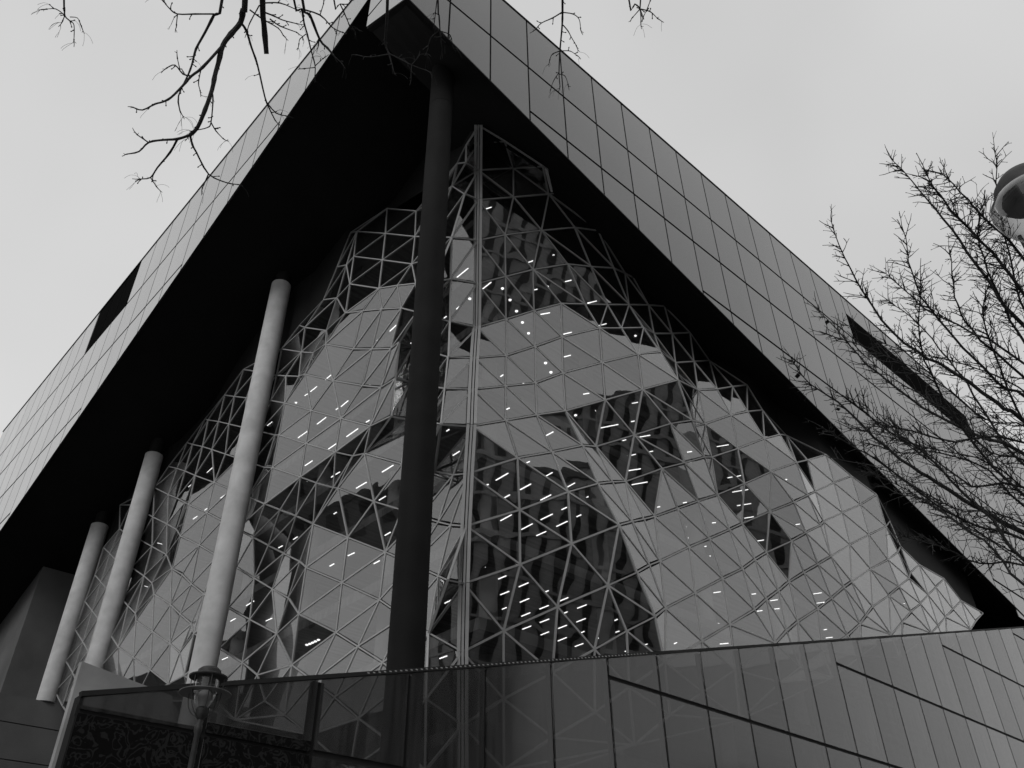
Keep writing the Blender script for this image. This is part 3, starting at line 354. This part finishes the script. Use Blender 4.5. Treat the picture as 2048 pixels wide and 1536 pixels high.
# ------------------------------------------------------------ faceted glass
def facet_net(nodes, tris, outward, ends, npane, nbar, name_mat):
    nodes = [Vector(Z(p)) for p in nodes]; out = Vector(outward)
    nrm = []; edges = {}
    for t in tris:
        a, b, c = (nodes[i] for i in t); n = (b-a).cross(c-a)
        if n.length < 1e-6: nrm.append(None); continue
        n.normalize()
        if n.dot(out) < 0: n = -n
        nrm.append(n)
        for i, j in ((0, 1), (1, 2), (0, 2)): edges.setdefault(tuple(sorted((t[i], t[j]))), []).append(n)
    return nodes, nrm, edges
nets = []
for nodes, tris, outw in ((NODES_R, TRIS_R, (0, -1, 0)), (NODES_L, TRIS_L, (-1, 0, 0))):
    nd, nrm, ed = facet_net(nodes, tris, outw, None, 0, 0, None)
    nets.append((nd, tris, nrm, ed))
def area(p):
    return abs(sum(p[i][0]*p[(i+1) % 3][1]-p[(i+1) % 3][0]*p[i][1] for i in range(3)))/2
allp = []; alle = []
for k, (nd, tris, nrm, ed) in enumerate(nets):
    px = [pixel(p) for p in nd]
    for i, t in enumerate(tris):
        if nrm[i] is None: continue
        allp.append((area([px[j] for j in t]), k, i))
    for e in ed: alle.append((math.dist(px[e[0]], px[e[1]]), k, e))
allp.sort(reverse=True); alle.sort(reverse=True)
bigp = {(k, i) for _, k, i in allp[:295]}; bige = {(k, e) for _, k, e in alle[:295]}
def pane_mesh(m, a, b, c, n):
    cc = (a+b+c)/3
    q = []
    for p in (a, b, c):
        d = cc-p; q.append(p+d*min(.35, .13/max(d.length, .01)))
    if (q[1]-q[0]).cross(q[2]-q[0]).dot(n) < 0: q = [q[0], q[2], q[1]]
    w_ = [p-n*.03 for p in q]
    m.add(q+w_, [(0, 1, 2), (5, 4, 3), (0, 3, 4, 1), (1, 4, 5, 2), (2, 5, 3, 0)])
for k, (nd, tris, nrm, ed) in enumerate(nets):
    rest = MB(); small = MB()
    for e, ns in ed.items():
        if (k, e) in bige and len(ns) > 1: continue
        n = sum(ns, Vector()).normalized(); (rest if len(ns) == 1 else small).bar(nd[e[0]], nd[e[1]], n, .062, -.06, .025)
    gl = rest.build('glass_wall', FRAME, bld); tag(small.build('small_bars', FRAME, gl), kind='stuff')
    tag(gl, ('faceted triangular glazing behind the black column and along the pale facade', 'faceted triangular glazing beside the wide dark facade')[1-k])
    for e, ns in ed.items():
        if (k, e) not in bige or len(ns) == 1: continue
        n = sum(ns, Vector()).normalized(); m = MB(); m.bar(nd[e[0]], nd[e[1]], n, .08, -.06, .03); m.build('bar', FRAME, gl)
    rm = MB()
    for i, t in enumerate(tris):
        if nrm[i] is None: continue
        a, b, c = (nd[j] for j in t)
        if (k, i) in bigp:
            m = MB(); pane_mesh(m, a, b, c, nrm[i]); o = m.build('pane', PANE, gl)
            o.data.materials.append(INNER); o.data.polygons.foreach_set('material_index', [0, 1, 1, 1, 1])
        else: pane_mesh(rm, a, b, c, nrm[i])
    o = tag(rm.build('small_panes', PANE, gl), kind='stuff')
    o.data.materials.append(INNER); o.data.polygons.foreach_set('material_index', [0, 1, 1, 1, 1]*(len(rm.f)//5))
# dark bulkhead closing the gap between the top of the glass and the soffit
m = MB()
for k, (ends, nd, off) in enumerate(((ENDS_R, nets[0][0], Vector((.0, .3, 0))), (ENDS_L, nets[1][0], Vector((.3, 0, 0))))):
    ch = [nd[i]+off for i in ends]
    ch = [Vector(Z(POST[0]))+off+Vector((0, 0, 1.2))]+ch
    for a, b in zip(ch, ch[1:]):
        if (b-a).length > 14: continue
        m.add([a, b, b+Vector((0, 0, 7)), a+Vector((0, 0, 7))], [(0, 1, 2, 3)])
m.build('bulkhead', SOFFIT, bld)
# corner post where the two glass walls meet
m = MB(); pp = [Vector(Z(p)) for p in POST]; pp[0] = Vector(Z(NODES_R[0]))
for a, b in zip(pp, pp[1:]):
    n = Vector((-.64, -.77, 0)); s_ = (b-a).normalized().cross(n).normalized()
    for o_, w_, h_ in ((-.15, .13, .16), (0, .09, .10), (.15, .13, .16)): m.bar(a+s_*o_, b+s_*o_, n, w_, -.12, h_)
m.build('corner_post', POSTM, bld)

# ------------------------------------------------------------ floors and columns
CE = [5.04+4.01*i-.55 for i in range(10)]
for i, c in enumerate(CE):
    m = MB(); m.box((21.7, 25.1, c+EYE), (90, 80, c+EYE+.5)); m.build('floor_slab', SLAB, bld)
m = MB(); m.box((36, 38, 0), (70, 66, 38)); m.build('service_core', INT, bld)
for u, v in ((24.2, 27.4), (31.7, 27.0), (39.8, 26.4), (47.9, 26.4), (56, 26.4), (23.6, 34.5), (23.6, 42.6), (23.6, 50.7), (31.7, 34.5)):
    m = MB(); m.lathe([(.42, 0), (.42, 41)], (u, v, 0), 20); m.build('interior_column', INT, bld, smooth=True)
UC = 16.4
def column(u, v, r, z0, z1, zs, mat, lab):
    m = MB(); m.lathe([(r, z0+EYE), (r, z0+EYE+3), (r, z1+EYE-3), (r, z1+EYE-.02), (r-.02, z1+EYE)], (u, v, 0), 56)
    c_ = tag(m.build('column', mat, bld, smooth=True), lab)
    m = MB(); rh = r if mat is DARKCOL else r*.72; m.lathe([(rh, z1+EYE), (rh, zs+EYE)], (u, v, 0), 40); m.build('column_head', DARKCOL if mat is DARKCOL else SOFFIT, c_, smooth=True)
column(14.9, 20.55, .56, -EYE, 35.4, 38.6, DARKCOL, 'black round column under the overhanging corner')
column(UC, 38.3, .6, 2, 37.0, l_low(38.3)+.3, CONC, None)
column(UC, 53.6, .6, 8, 31.6, l_low(53.6)+.3, CONC, None)
column(UC, 61.4, .6, 16.6, 29.2, l_low(61.4)+.3, CONC, None)
# podium, parapet and core at the far end of the long side
m = MB(); m.box((4, 61.06, 0), (34, V_END-.35, 16.6+EYE)); pod = m.build('podium', BACK, bld)
for z0, z1 in ((15.03, 16.58), (12.95, 14.97), (10.87, 12.89), (8.8, 10.8)):
    for a, b in ((4.05, 10.9), (10.94, 17.9)):
        m = MB(); m.box((a, 60.98, z0+EYE), (b, 61.055, z1+EYE)); m.build('concrete_panel', WALLD, pod)
m = MB(); m.prism([(12.8, 44, 0), (19.8, 44, 0), (19.8, 44, 13.0+EYE), (12.8, 44, 14.05+EYE)], (0, .4, 0)); m.build('parapet', WALLC, bld, fix=True)
m = MB(); m.box((15.1, 68, 16.61+EYE), (19.2, 79, 28.6+EYE)); m.build('stair_core', WALLD, bld)

# ------------------------------------------------------------ lights under the ceilings
for k, (j, a0, b0, a1, b1) in enumerate(STRIPS):
    zc = CE[j]+EYE; a = Vector((a0, b0, zc-.015)); b = Vector((a1, b1, zc-.015)); d = b-a
    if d.length < .22: b = a+d.normalized()*.22
    m = MB(); m.bar(a, b, Vector((0, 0, -1)), .05, -.015, .015)
    side = 'beside the wide grey facade' if a.x/a.y > .84 else 'beside the row of pale columns'; size = 'long' if d.length > .62 else 'short'
    tag(m.build('ceiling_light', STRIP), '%s glowing light strip behind the faceted glass %s' % (size, side), 'light', '%s light strips %s' % (size, side))
for k, (j, a0, b0) in enumerate(SPOTS):
    m = MB(); m.lathe([(.07, -.05), (.085, -.03), (.085, 0)], (a0, b0, CE[j]+EYE), 14)
    tag(m.build('ceiling_spot', STRIP, fix=True), 'small round glowing spotlight under an office ceiling behind the faceted glass', 'light', 'round spotlights under the office ceilings')
# ------------------------------------------------------------ trees
def smooth_path(pts, sub=3):
    out = []
    for i in range(len(pts)-1):
        p0, p1, p2, p3 = pts[max(i-1, 0)], pts[i], pts[i+1], pts[min(i+2, len(pts)-1)]
        for s in range(sub):
            t = s/sub
            out.append(.5*((2*p1)+(p2-p0)*t+(2*p0-5*p1+4*p2-p3)*t*t+(3*p1-p0-3*p2+p3)*t**3))
    out.append(pts[-1]); return out
def rnd(a): return Vector((random.uniform(-a, a), random.uniform(-a, a), random.uniform(-a, a)))
def taper(path, r0, r1): n = len(path)-1; return [r0+(r1-r0)*i/n for i in range(n+1)]
def grow(mb, p, d, ln, r, lvl, side=.5, droop=0, curl=0):
    """one twig with side shoots; knobbly, slightly bent"""
    n = max(3, int(ln/.06)); pts = [p]; q = p.copy(); dd = d.normalized()
    for i in range(n):
        dd = (dd+rnd(.24)+Vector((0, 0, -droop))).normalized(); q = q+dd*(ln/n); pts.append(q.copy())
    mb.tube(pts, [r*(1-.6*i/n)*(1.25 if i % 3 == 0 and r > .002 else 1) for i in range(n+1)], 4 if r < .006 else 5)
    if lvl > 0:
        k = max(2, int(ln/.11))
        for i in range(k):
            f = random.uniform(.25, 1); b = pts[min(n, int(f*n))]
            sd_ = rnd(1); sd_ = (sd_-dd*sd_.dot(dd)).normalized()
            grow(mb, b, dd*.75+sd_*side, ln*random.uniform(.2, .45), r*.62, lvl-1, side, droop, curl)
    if lvl == 0 and r > .0028: mb.tube([pts[-1]-dd*.004, pts[-1]+dd*.003, pts[-1]+dd*.01], [r*.6, r*1.15, r*.5], 5)
    if lvl == 0 and curl and random.random() < curl:
        for _ in range(random.choice((1, 2, 3))):                     # thin curled seed stalks
            c = pts[-1].copy(); e = (dd+rnd(.6)).normalized(); w_ = [c.copy()]
            for i in range(7):
                e = (e+Vector((0, 0, -.3))+rnd(.15)).normalized(); c = c+e*.015; w_.append(c.copy())
            mb.tube(w_, [.0011]*len(w_), 3, False)
def trace_limb(px, d0, d1, pre=()):
    n = len(px)-1
    return list(pre)+[at(x, y, d0+(d1-d0)*i/max(n, 1)) for i, (x, y) in enumerate(px)]

# the bare tree whose limbs reach in from the side
tx, ty = 12.2, 1.35
tr = thing('bare_tree', 'bare winter tree with a dense fan of thin branches before the wide facade', 'tree', (tx, ty, 0))
m = MB(); m.tube(smooth_path([Vector((tx, ty, -.05)), Vector((tx+.05, ty+.02, 1.2)), Vector((tx-.03, ty+.05, 2.6)), Vector((tx+.02, ty, 4.2)), Vector((tx+.1, ty+.05, 6.5)), Vector((tx+.2, ty, 9)), Vector((tx+.25, ty+.05, 11.5))], 4), taper(range(25), .2, .03), 12)
m.build('trunk', BARK, tr, smooth=True)
LIMBS = [
 ([(2048,1066),(1961,1018),(1873,965),(1823,933),(1748,873),(1676,805),(1621,768),(1583,719)], .040, 3.0),
 ([(2048,905),(1946,868),(1848,815),(1753,745),(1700,690),(1636,621)], .030, 4.2),
 ([(2048,843),(1993,805),(1911,745),(1856,716),(1786,666),(1723,581),(1691,516),(1661,444)], .034, 4.6),
 ([(2048,654),(1998,594),(1936,504),(1886,439),(1841,384),(1785,318)], .032, 6.0),
 ([(2048,591),(1986,509),(1918,439),(1881,389),(1850,345)], .026, 6.5),
 ([(2048,519),(2003,469),(1946,411),(1921,384),(1880,345)], .024, 7.0),
 ([(2060,800),(1998,768),(1896,661),(1843,594),(1816,524),(1807,459)], .024, 5.0),
 ([(2055,760),(1961,679),(1923,629),(1906,574),(1901,504)], .022, 5.4),
 ([(2048,885),(1911,883),(1811,860),(1773,853),(1700,858)], .018, 4.0),
 ([(2048,973),(1946,973),(1861,910),(1790,880),(1690,850)], .02, 3.6),
 ([(2048,1080),(1948,1048),(1868,1005),(1753,918),(1640,855)], .022, 2.8),
 ([(2048,1130),(1961,1128),(1886,1095),(1800,1070)], .018, 2.6),
 ([(2048,730),(1948,666),(1861,624),(1811,580),(1770,545)], .018, 5.2),
 ([(2060,1000),(1960,900),(1890,800),(1850,720),(1838,640),(1842,560)], .022, 4.2),
 ([(2060,940),(1990,860),(1930,760),(1880,700),(1830,640),(1775,600)], .022, 4.6),
 ([(2060,700),(2010,620),(1975,540),(1955,470),(1962,410)], .02, 6.0),
 ([(2060,1130),(1985,1040),(1900,960),(1830,890),(1760,850),(1690,790)], .024, 3.2),
 ([(2060,1180),(1990,1100),(1920,1050),(1850,1000),(1790,985),(1740,940)], .02, 2.6),
 ([(2060,860),(2000,740),(1972,660),(1968,600),(1990,540)], .018, 5.2),
 ([(2060,640),(2030,560),(2012,480),(1998,400),(1990,300)], .018, 6.6),
 ([(2060,1020),(1975,940),(1880,905),(1800,905),(1735,885)], .018, 3.6),
]
for i in range(6):                                                    # thinner limbs filling the lower fan
    y0 = 800+i*65; x1 = random.uniform(1640, 1800); y1 = y0-random.uniform(130, 260)
    LIMBS.append(([(2070, y0), (1980, y0-20-random.uniform(0, 50)), (1900, y0*.62+y1*.38+random.uniform(-25, 15)), ((1900+x1)/2, y0*.3+y1*.7+random.uniform(-20, 20)), (x1, y1)], random.uniform(.011, .018), 4))
tw = MB(); leaves = []
for li, (px, r0, zt) in enumerate(LIMBS):
    dist = 10.6+random.uniform(-.8, 1.0); tip = dist+random.uniform(-1.6, 1.0)
    p = trace_limb(px, dist, tip)
    anchor = Vector((tx+.02, ty+.02, max(2.4, min(p[0].z-.7, 10))))
    mid = (anchor+p[0])/2+Vector((0, 0, -.1))
    path = smooth_path([anchor, mid]+p, 3)
    path = [q+rnd(.012) for q in path]
    m = MB(); m.tube(path, taper(path, r0*.9, .004), 7); m.build('branch', BARK, tr, smooth=True)
    n = len(path); L = sum((path[i+1]-path[i]).length for i in range(n-1))
    for i in range(int(L/.07)):
        f = random.uniform(.22, 1.0); j = min(n-2, int(f*(n-1))); d = (path[j+1]-path[j]).normalized()
        sd_ = rnd(1); sd_ = (sd_-d*sd_.dot(d)).normalized()
        grow(tw, path[j].lerp(path[j+1], random.random()), d*.8+sd_*.75, random.uniform(.06, .34)*(1.25-.5*f), .0056, 1, .95)
        if random.random() < .03: leaves.append(path[j]+sd_*.15)
    grow(tw, path[-1], path[-1]-path[-2], .2, .0045, 1, .8)
for i in range(18):                                                   # limbs on the side turned away from the picture
    z0 = 3.2+i*.45; an = math.radians(random.uniform(-120, 20)); ln = random.uniform(2.2, 3.6)*(1 if i < 13 else .6)
    q = Vector((tx+.03, ty, z0)); e = Vector((math.cos(an), math.sin(an), random.uniform(.5, 1.0))).normalized(); path = [q.copy()]
    for s in range(9):
        e = (e+rnd(.1)+Vector((0, 0, .04))).normalized(); q = q+e*ln/9; path.append(q.copy())
    m = MB(); m.tube(path, taper(path, random.uniform(.02, .035), .004), 7); m.build('branch', BARK, tr, smooth=True)
    for s in range(int(ln/.12)):
        j = random.randrange(2, 9); sd_ = rnd(1); sd_ = (sd_-e*sd_.dot(e)).normalized()
        grow(tw, path[j], e*.8+sd_*.8, random.uniform(.15, .6), .0056, 1, .9)
tag(tw.build('twigs', BARK, tr), kind='stuff')
LEAF = matte('dead_leaf', .03, .8, .3, 20)
for q in leaves[:9]:
    m = MB(); a = rnd(1).normalized(); b = a.cross(rnd(1)).normalized(); c = a.cross(b)
    s_ = random.uniform(.05, .09)
    m.add([q, q+a*s_*.5+b*s_*.45, q+a*s_*1.1+c*.02, q+a*s_*.6-b*s_*.4+c*.03, q+a*s_*.5-c*.012], [(0, 1, 4), (1, 2, 4), (2, 3, 4), (3, 0, 4)]); m.build('leaf', LEAF, tr)

# the tree whose cut limbs hang in from overhead; its trunk stands behind the camera
ox, oy = -3.6, -2.2
ov = thing('overhanging_tree', 'bare tree with a sawn off limb and drooping twigs overhead against the sky', 'tree', (ox, oy, 0))
top = Vector((ox+.3, oy+.2, 7.5))
m = MB(); p = smooth_path([Vector((ox, oy, -.05)), Vector((ox+.1, oy, 2)), Vector((ox+.05, oy+.1, 4.5)), top, Vector((ox+.6, oy+.6, 10))], 4)
m.tube(p, taper(p, .27, .09), 12); m.build('trunk', BARK, ov, smooth=True)
OVER = [  # pixels, pixel radius at start and end, connected to the crown outside the picture?
 ([(490,0),(486,20),(481,45),(462,68),(446,90),(437,125),(430,150),(424,180),(410,220),(395,255),(380,270)], 5.2, 3.0, 1),
 ([(446,90),(405,135),(383,152),(365,172),(342,195),(325,204),(310,208),(285,220),(267,215)], 2.6, 1.0, 0),
 ([(380,270),(355,278),(325,280),(297,285),(278,303),(255,308)], 2.4, 1.0, 0), ([(297,285),(275,270)], 1.2, .8, 0),
 ([(355,278),(340,305),(315,335),(301,355),(280,358)], 2.0, .9, 0), ([(301,355),(312,372)], 1.1, .7, 0),
 ([(380,270),(385,290),(393,305),(417,348),(452,365),(475,369)], 2.0, .9, 0), ([(417,348),(405,375)], 1.2, .8, 0),
 ([(424,182),(426,200),(422,245),(415,255),(395,260)], 1.3, .8, 0), ([(422,245),(432,262),(445,276)], 1.2, .7, 0),
 ([(481,45),(492,60),(503,95),(515,130),(530,195),(540,220),(550,240)], 2.3, 1.0, 0), ([(530,200),(552,226),(575,232)], 1.3, .8, 0),
 ([(444,0),(428,30),(410,65),(392,98),(385,125),(377,148),(357,192),(360,222)], 2.6, 1.0, 1), ([(428,28),(390,28),(355,28),(340,18),(328,4)], 1.4, .8, 0), ([(355,28),(353,48)], 1, .7, 0),
 ([(383,152),(366,148),(350,130),(335,135)], 1.5, .8, 0), ([(360,140),(355,118)], 1, .6, 0),
 ([(402,138),(397,165),(400,180)], 1, .7, 0),
 ([(525,0),(528,50),(533,108)], 5.2, 4.4, 1),
 ([(530,25),(548,32),(565,40),(592,47)], 1.6, .8, 0), ([(540,38),(560,52),(592,64)], 1.4, .8, 0), ([(519,10),(500,45),(495,60)], 1.2, .8, 0), ([(528,6),(560,6),(590,18)], 1.4, .8, 0), ([(500,20),(525,38),(556,56),(566,70)], 1.4, .8, 0),
 ([(605,0),(620,30),(640,80),(655,96),(668,112)], 2.6, 1.8, 1), ([(668,112),(683,126)], .9, .5, 0), ([(638,75),(637,90)], 1.5, 1, 0),
 ([(588,0),(603,18),(608,45),(615,70),(622,100),(630,130),(630,150)], 2.0, .9, 1), ([(630,135),(610,137)], 1, .6, 0), ([(630,132),(645,118)], 1, .6, 0), ([(612,68),(600,78),(598,86)], 1, .6, 0),
 ([(603,18),(640,30),(665,55),(685,65)], 1.6, .8, 0), ([(640,30),(647,8)], 1, .7, 0),
 ([(668,0),(680,8),(697,46)], 1.5, .9, 1), ([(680,8),(697,8),(704,0)], 1, .7, 0),
 ([(775,0),(772,60),(771,90),(778,108),(786,137)], 2.8, 1.0, 1), ([(778,108),(757,112),(735,114),(714,110)], 1.2, .7, 0), ([(780,108),(800,118),(823,130),(850,140)], 1.2, .7, 0), ([(823,130),(835,116)], .9, .6, 0), ([(823,130),(822,155)], .9, .6, 0),
 ([(876,0),(878,30),(880,60),(882,84)], 1.5, .9, 1), ([(880,60),(862,75),(856,96)], 1, .6, 0), ([(880,62),(900,70),(905,90)], 1, .6, 0), ([(874,0),(868,50)], 1, .7, 0),
 ([(1125,0),(1125,30),(1124,55),(1120,100),(1118,145),(1120,172)], 2.2, .9, 1), ([(1123,25),(1105,36),(1083,46),(1072,58)], 1.3, .7, 0), ([(1127,25),(1146,28),(1158,38),(1161,55)], 1.1, .6, 0), ([(1126,50),(1136,62),(1143,75),(1152,90)], 1.2, .6, 0), ([(1120,102),(1105,108),(1100,118)], 1.1, .6, 0), ([(1120,102),(1140,102),(1152,110)], 1, .5, 0), ([(1118,145),(1108,160),(1103,172)], 1, .5, 0), ([(1118,148),(1130,152),(1136,168)], 1, .5, 0),
 ([(1258,0),(1270,8),(1280,18),(1282,42)], 1.6, .8, 1), ([(1280,18),(1300,23),(1314,36)], 1.2, .6, 0), ([(1280,18),(1300,3)], 1.2, .7, 1), ([(1280,18),(1266,34)], 1, .6, 0),
 ([(128,0),(129,15),(130,32),(140,42),(148,50),(148,78)], 1.6, .6, 1), ([(129,30),(112,18),(95,18)], 1, .5, 0), ([(130,30),(126,40)], 1, .7, 0), ([(140,34),(155,36),(162,50)], .8, .4, 0),
]
ot = MB(); PX = 7.0/FOC
for k, (px, r0, r1, root) in enumerate(OVER):
    d0 = 7.0+.25*math.sin(px[0][0]*.013)+.1*math.sin(px[0][1]*.02); d1 = 7.0+.25*math.sin(px[-1][0]*.013)+.1*math.sin(px[-1][1]*.02)
    p = [at(x, y, 7.0+.25*math.sin(x*.013)+.1*math.sin(y*.02)) for x, y in px]
    if root:
        e = at(px[0][0]+(px[0][0]-px[1][0])*.5, -260, 7.2); hub = Vector((ox+.6, oy+.6, 9.6))
        p = [hub, hub.lerp(e, .5)+Vector((0, -.2, .7)), e]+p
    path = smooth_path(p, 3)
    n0 = 9 if root else 0
    rad = [max(.0022, PX*(r0+(r1-r0)*max(0, i-n0)/max(1, len(path)-1-n0))) * (1 if i >= n0 else 1+.9*(n0-i)/n0) for i in range(len(path))]
    rad = [r*(1.18 if i % 5 == 3 else 1) for i, r in enumerate(rad)]
    m = MB(); m.tube(path, rad, 8); m.build('branch', BARK, ov, smooth=True)
    vis = path[n0:]
    if r1 > 4: continue
    L = sum((vis[i+1]-vis[i]).length for i in range(len(vis)-1))
    for i in range(int(L/.11)+1):
        j = random.randrange(len(vis)-1); d = (vis[j+1]-vis[j]).normalized(); sd_ = rnd(1); sd_ = (sd_-d*sd_.dot(d)).normalized()
        grow(ot, vis[j].lerp(vis[j+1], random.random()), d*.6+sd_, random.uniform(.012, .045), .0046, 0, .6, 0, .12)
    grow(ot, vis[-1], vis[-1]-vis[-2], .06, .0042, 1, 1.1, 0, .45)
tag(ot.build('twigs', BARK, ov), kind='stuff')

# ------------------------------------------------------------ street lamps
LGLASS = clear('lamp_glass', .8, .06, 2.2, .05, .16)
def old_lamp():
    d = ray(410, 1390); k = 11.0/math.hypot(d.x, d.y); hx, hy, hz = d.x*k, d.y*k, d.z*k+EYE      # middle of the lantern
    t = thing('street_lamp', 'old gas style street lamp with round brim and caged glass lantern on slim post', 'street lamp', (hx, hy, 0))
    c = (hx, hy, hz); s_ = 11.45/FOC          # metres per pixel at the lantern
    m = MB(); m.lathe([(.13, 0), (.13, .12), (.10, .2), (.085, .9), (.065, 1.0), (.05, 1.1), (.042, 2.2), (.05, 2.22), (.055, 2.26), (.05, 2.3), (.036, 2.32), (.032, hz-.44), (.045, hz-.42), (.045, hz-.36), (.028, hz-.33), (.028, hz-.26)], (hx, hy, 0), 20)
    m.build('post', LAMPM, t, smooth=True)
    m = MB(); m.lathe([(.035, -.28), (.07, -.24), (.075, -.17), (.06, -.15), (.03, -.15)], c, 24); m.build('lantern_base', LAMPM, t, smooth=True)
    m = MB(); m.lathe([(.065, -.15), (.1, -.1), (.125, -.0), (.135, .12), (.135, .2)], c, 32); m.f = m.f[:-2]; m.build('glass_body', LGLASS, t, smooth=True)
    m = MB(); m.lathe([(.05, -.14), (.075, -.06), (.075, .02), (.05, .05)], c, 24); m.build('burner', matte('lamp_burner', .3, .5), t, smooth=True)
    m = MB(); m.lathe([(.15, .035), (.3, .02), (.3, .012), (.15, .02)], c, 40); m.f = m.f[:-2]; m.build('reflector_disc', matte('lamp_reflector', .12, .4), t, smooth=True)
    cap = MB(); cap.lathe([(.135, .2), (.225, .2), (.228, .215), (.15, .245), (.14, .25), (.135, .29), (.1, .32), (.02, .33)], c, 36); cap.build('cap', LAMPM, t, smooth=True)
    for i in range(6):
        a = i*math.pi/3+.3; m = MB(); ca, sa = math.cos(a), math.sin(a)
        m.tube([(hx+r*ca, hy+r*sa, hz+h) for r, h in ((.2, .2), (.195, .05), (.185, -.08), (.16, -.16), (.11, -.22), (.05, -.25))], [.005]*6, 6); m.build('cage_wire', LAMPM, t, smooth=True)
old_lamp()
def globe_lamp():
    d = ray(2068, 404); p = d*6.6; c = (p.x, p.y, p.z+EYE)
    t = thing('street_lamp', 'street lamp with dark dome cap and clear glass bowl beside the bare branches', 'street lamp', (c[0], c[1], 0))
    m = MB(); m.lathe([(.09, 0), (.09, .15), (.06, .3), (.05, 1.2), (.035, 1.3), (.03, c[2]-.25), (.02, c[2]-.2), (.017, c[2]+.02)], (c[0], c[1], 0), 18); m.build('post', LAMPM, t, smooth=True)
    m = MB(); m.lathe([(.03, .0), (.045, .01), (.045, .04), (.03, .06)], c, 20); m.build('holder', LAMPM, t, smooth=True)
    m = MB(); m.lathe([(.03, -.27), (.11, -.25), (.18, -.2), (.23, -.12), (.258, -.03), (.258, .01), (.2, .085)], c, 40); m.f = m.f[:-2]; m.build('glass_bowl', LGLASS, t, smooth=True)
    m = MB(); m.lathe([(.18, .07), (.205, .072), (.205, .095), (.19, .16), (.145, .225), (.08, .265), (.01, .275)], c, 40); m.build('dome_cap', LAMPM, t, smooth=True)
    m = MB(); m.lathe([(.05, .075), (.175, .07), (.175, .03), (.12, -.0), (.05, .02)], c, 32); m.build('reflector', matte('dome_reflector', .04, .8), t, smooth=True)
globe_lamp()

# ------------------------------------------------------------ what stands across the street (seen as reflections)
def block(name, label, x0, x1, y0, y1, h, fac_axis, floors, mat):
    t = thing(name, label, 'building', ((x0+x1)/2, (y0+y1)/2, 0))
    m = MB(); m.box((x0, y0, 0), (x1, y1, h)); m.build('wall', mat, t)
    m = MB(); m.box((x0-.3, y0-.3, h), (x1+.3, y1+.3, h+.5)); m.build('roof', WALLD, t)
    fh = h/floors
    if fac_axis == 'y':
        n = int((x1-x0)/3.4)
        for i in range(n):
            for j in range(floors):
                x = x0+(i+.5)*(x1-x0)/n; z = j*fh+fh*.3; m = MB(); m.box((x-.65, y1-.05, z), (x+.65, y1+.04, z+fh*.5)); m.build('window', SLOT, t)
    else:
        n = int((y1-y0)/3.4)
        for i in range(n):
            for j in range(floors):
                y = y0+(i+.5)*(y1-y0)/n; z = j*fh+fh*.3; m = MB(); m.box((x1-.05, y-.65, z), (x1+.04, y+.65, z+fh*.5)); m.build('window', SLOT, t)
TOWER = matte('tower_stone', .42, .9, .2, .5)
PLAS = matte('old_plaster', .2, .9, .2, .5)
block('apartment_block', 'long apartment block facing the pale long facade from across the road', -40, -26, 8, 104, 30, 'x', 8, PLAS)
block('apartment_block', 'low apartment row beyond the office tower across the street', 92, 160, -38, -24, 24, 'y', 6, PLAS)
t = thing('office_tower', 'tall office tower with close vertical window bands standing across the street', 'building', (26, -29, 0))
m = MB(); m.box((-4, -36, 0), (56, -22, 62)); m.build('wall', TOWER, t)
m = MB(); m.box((-4.3, -36.3, 62), (56.3, -21.7, 63)); m.build('roof', WALLD, t)
for i in range(32):
    m = MB(); m.box((-3.4+i*1.82, -22.02, 4), (-2.75+i*1.82, -21.9, 60.5)); m.build('window_band', SLOT, t)
for i in range(13):
    m = MB(); m.box((-4, -22.01, 6.6+i*4), (56, -21.85, 6.95+i*4)); m.build('cornice', TOWER, t)
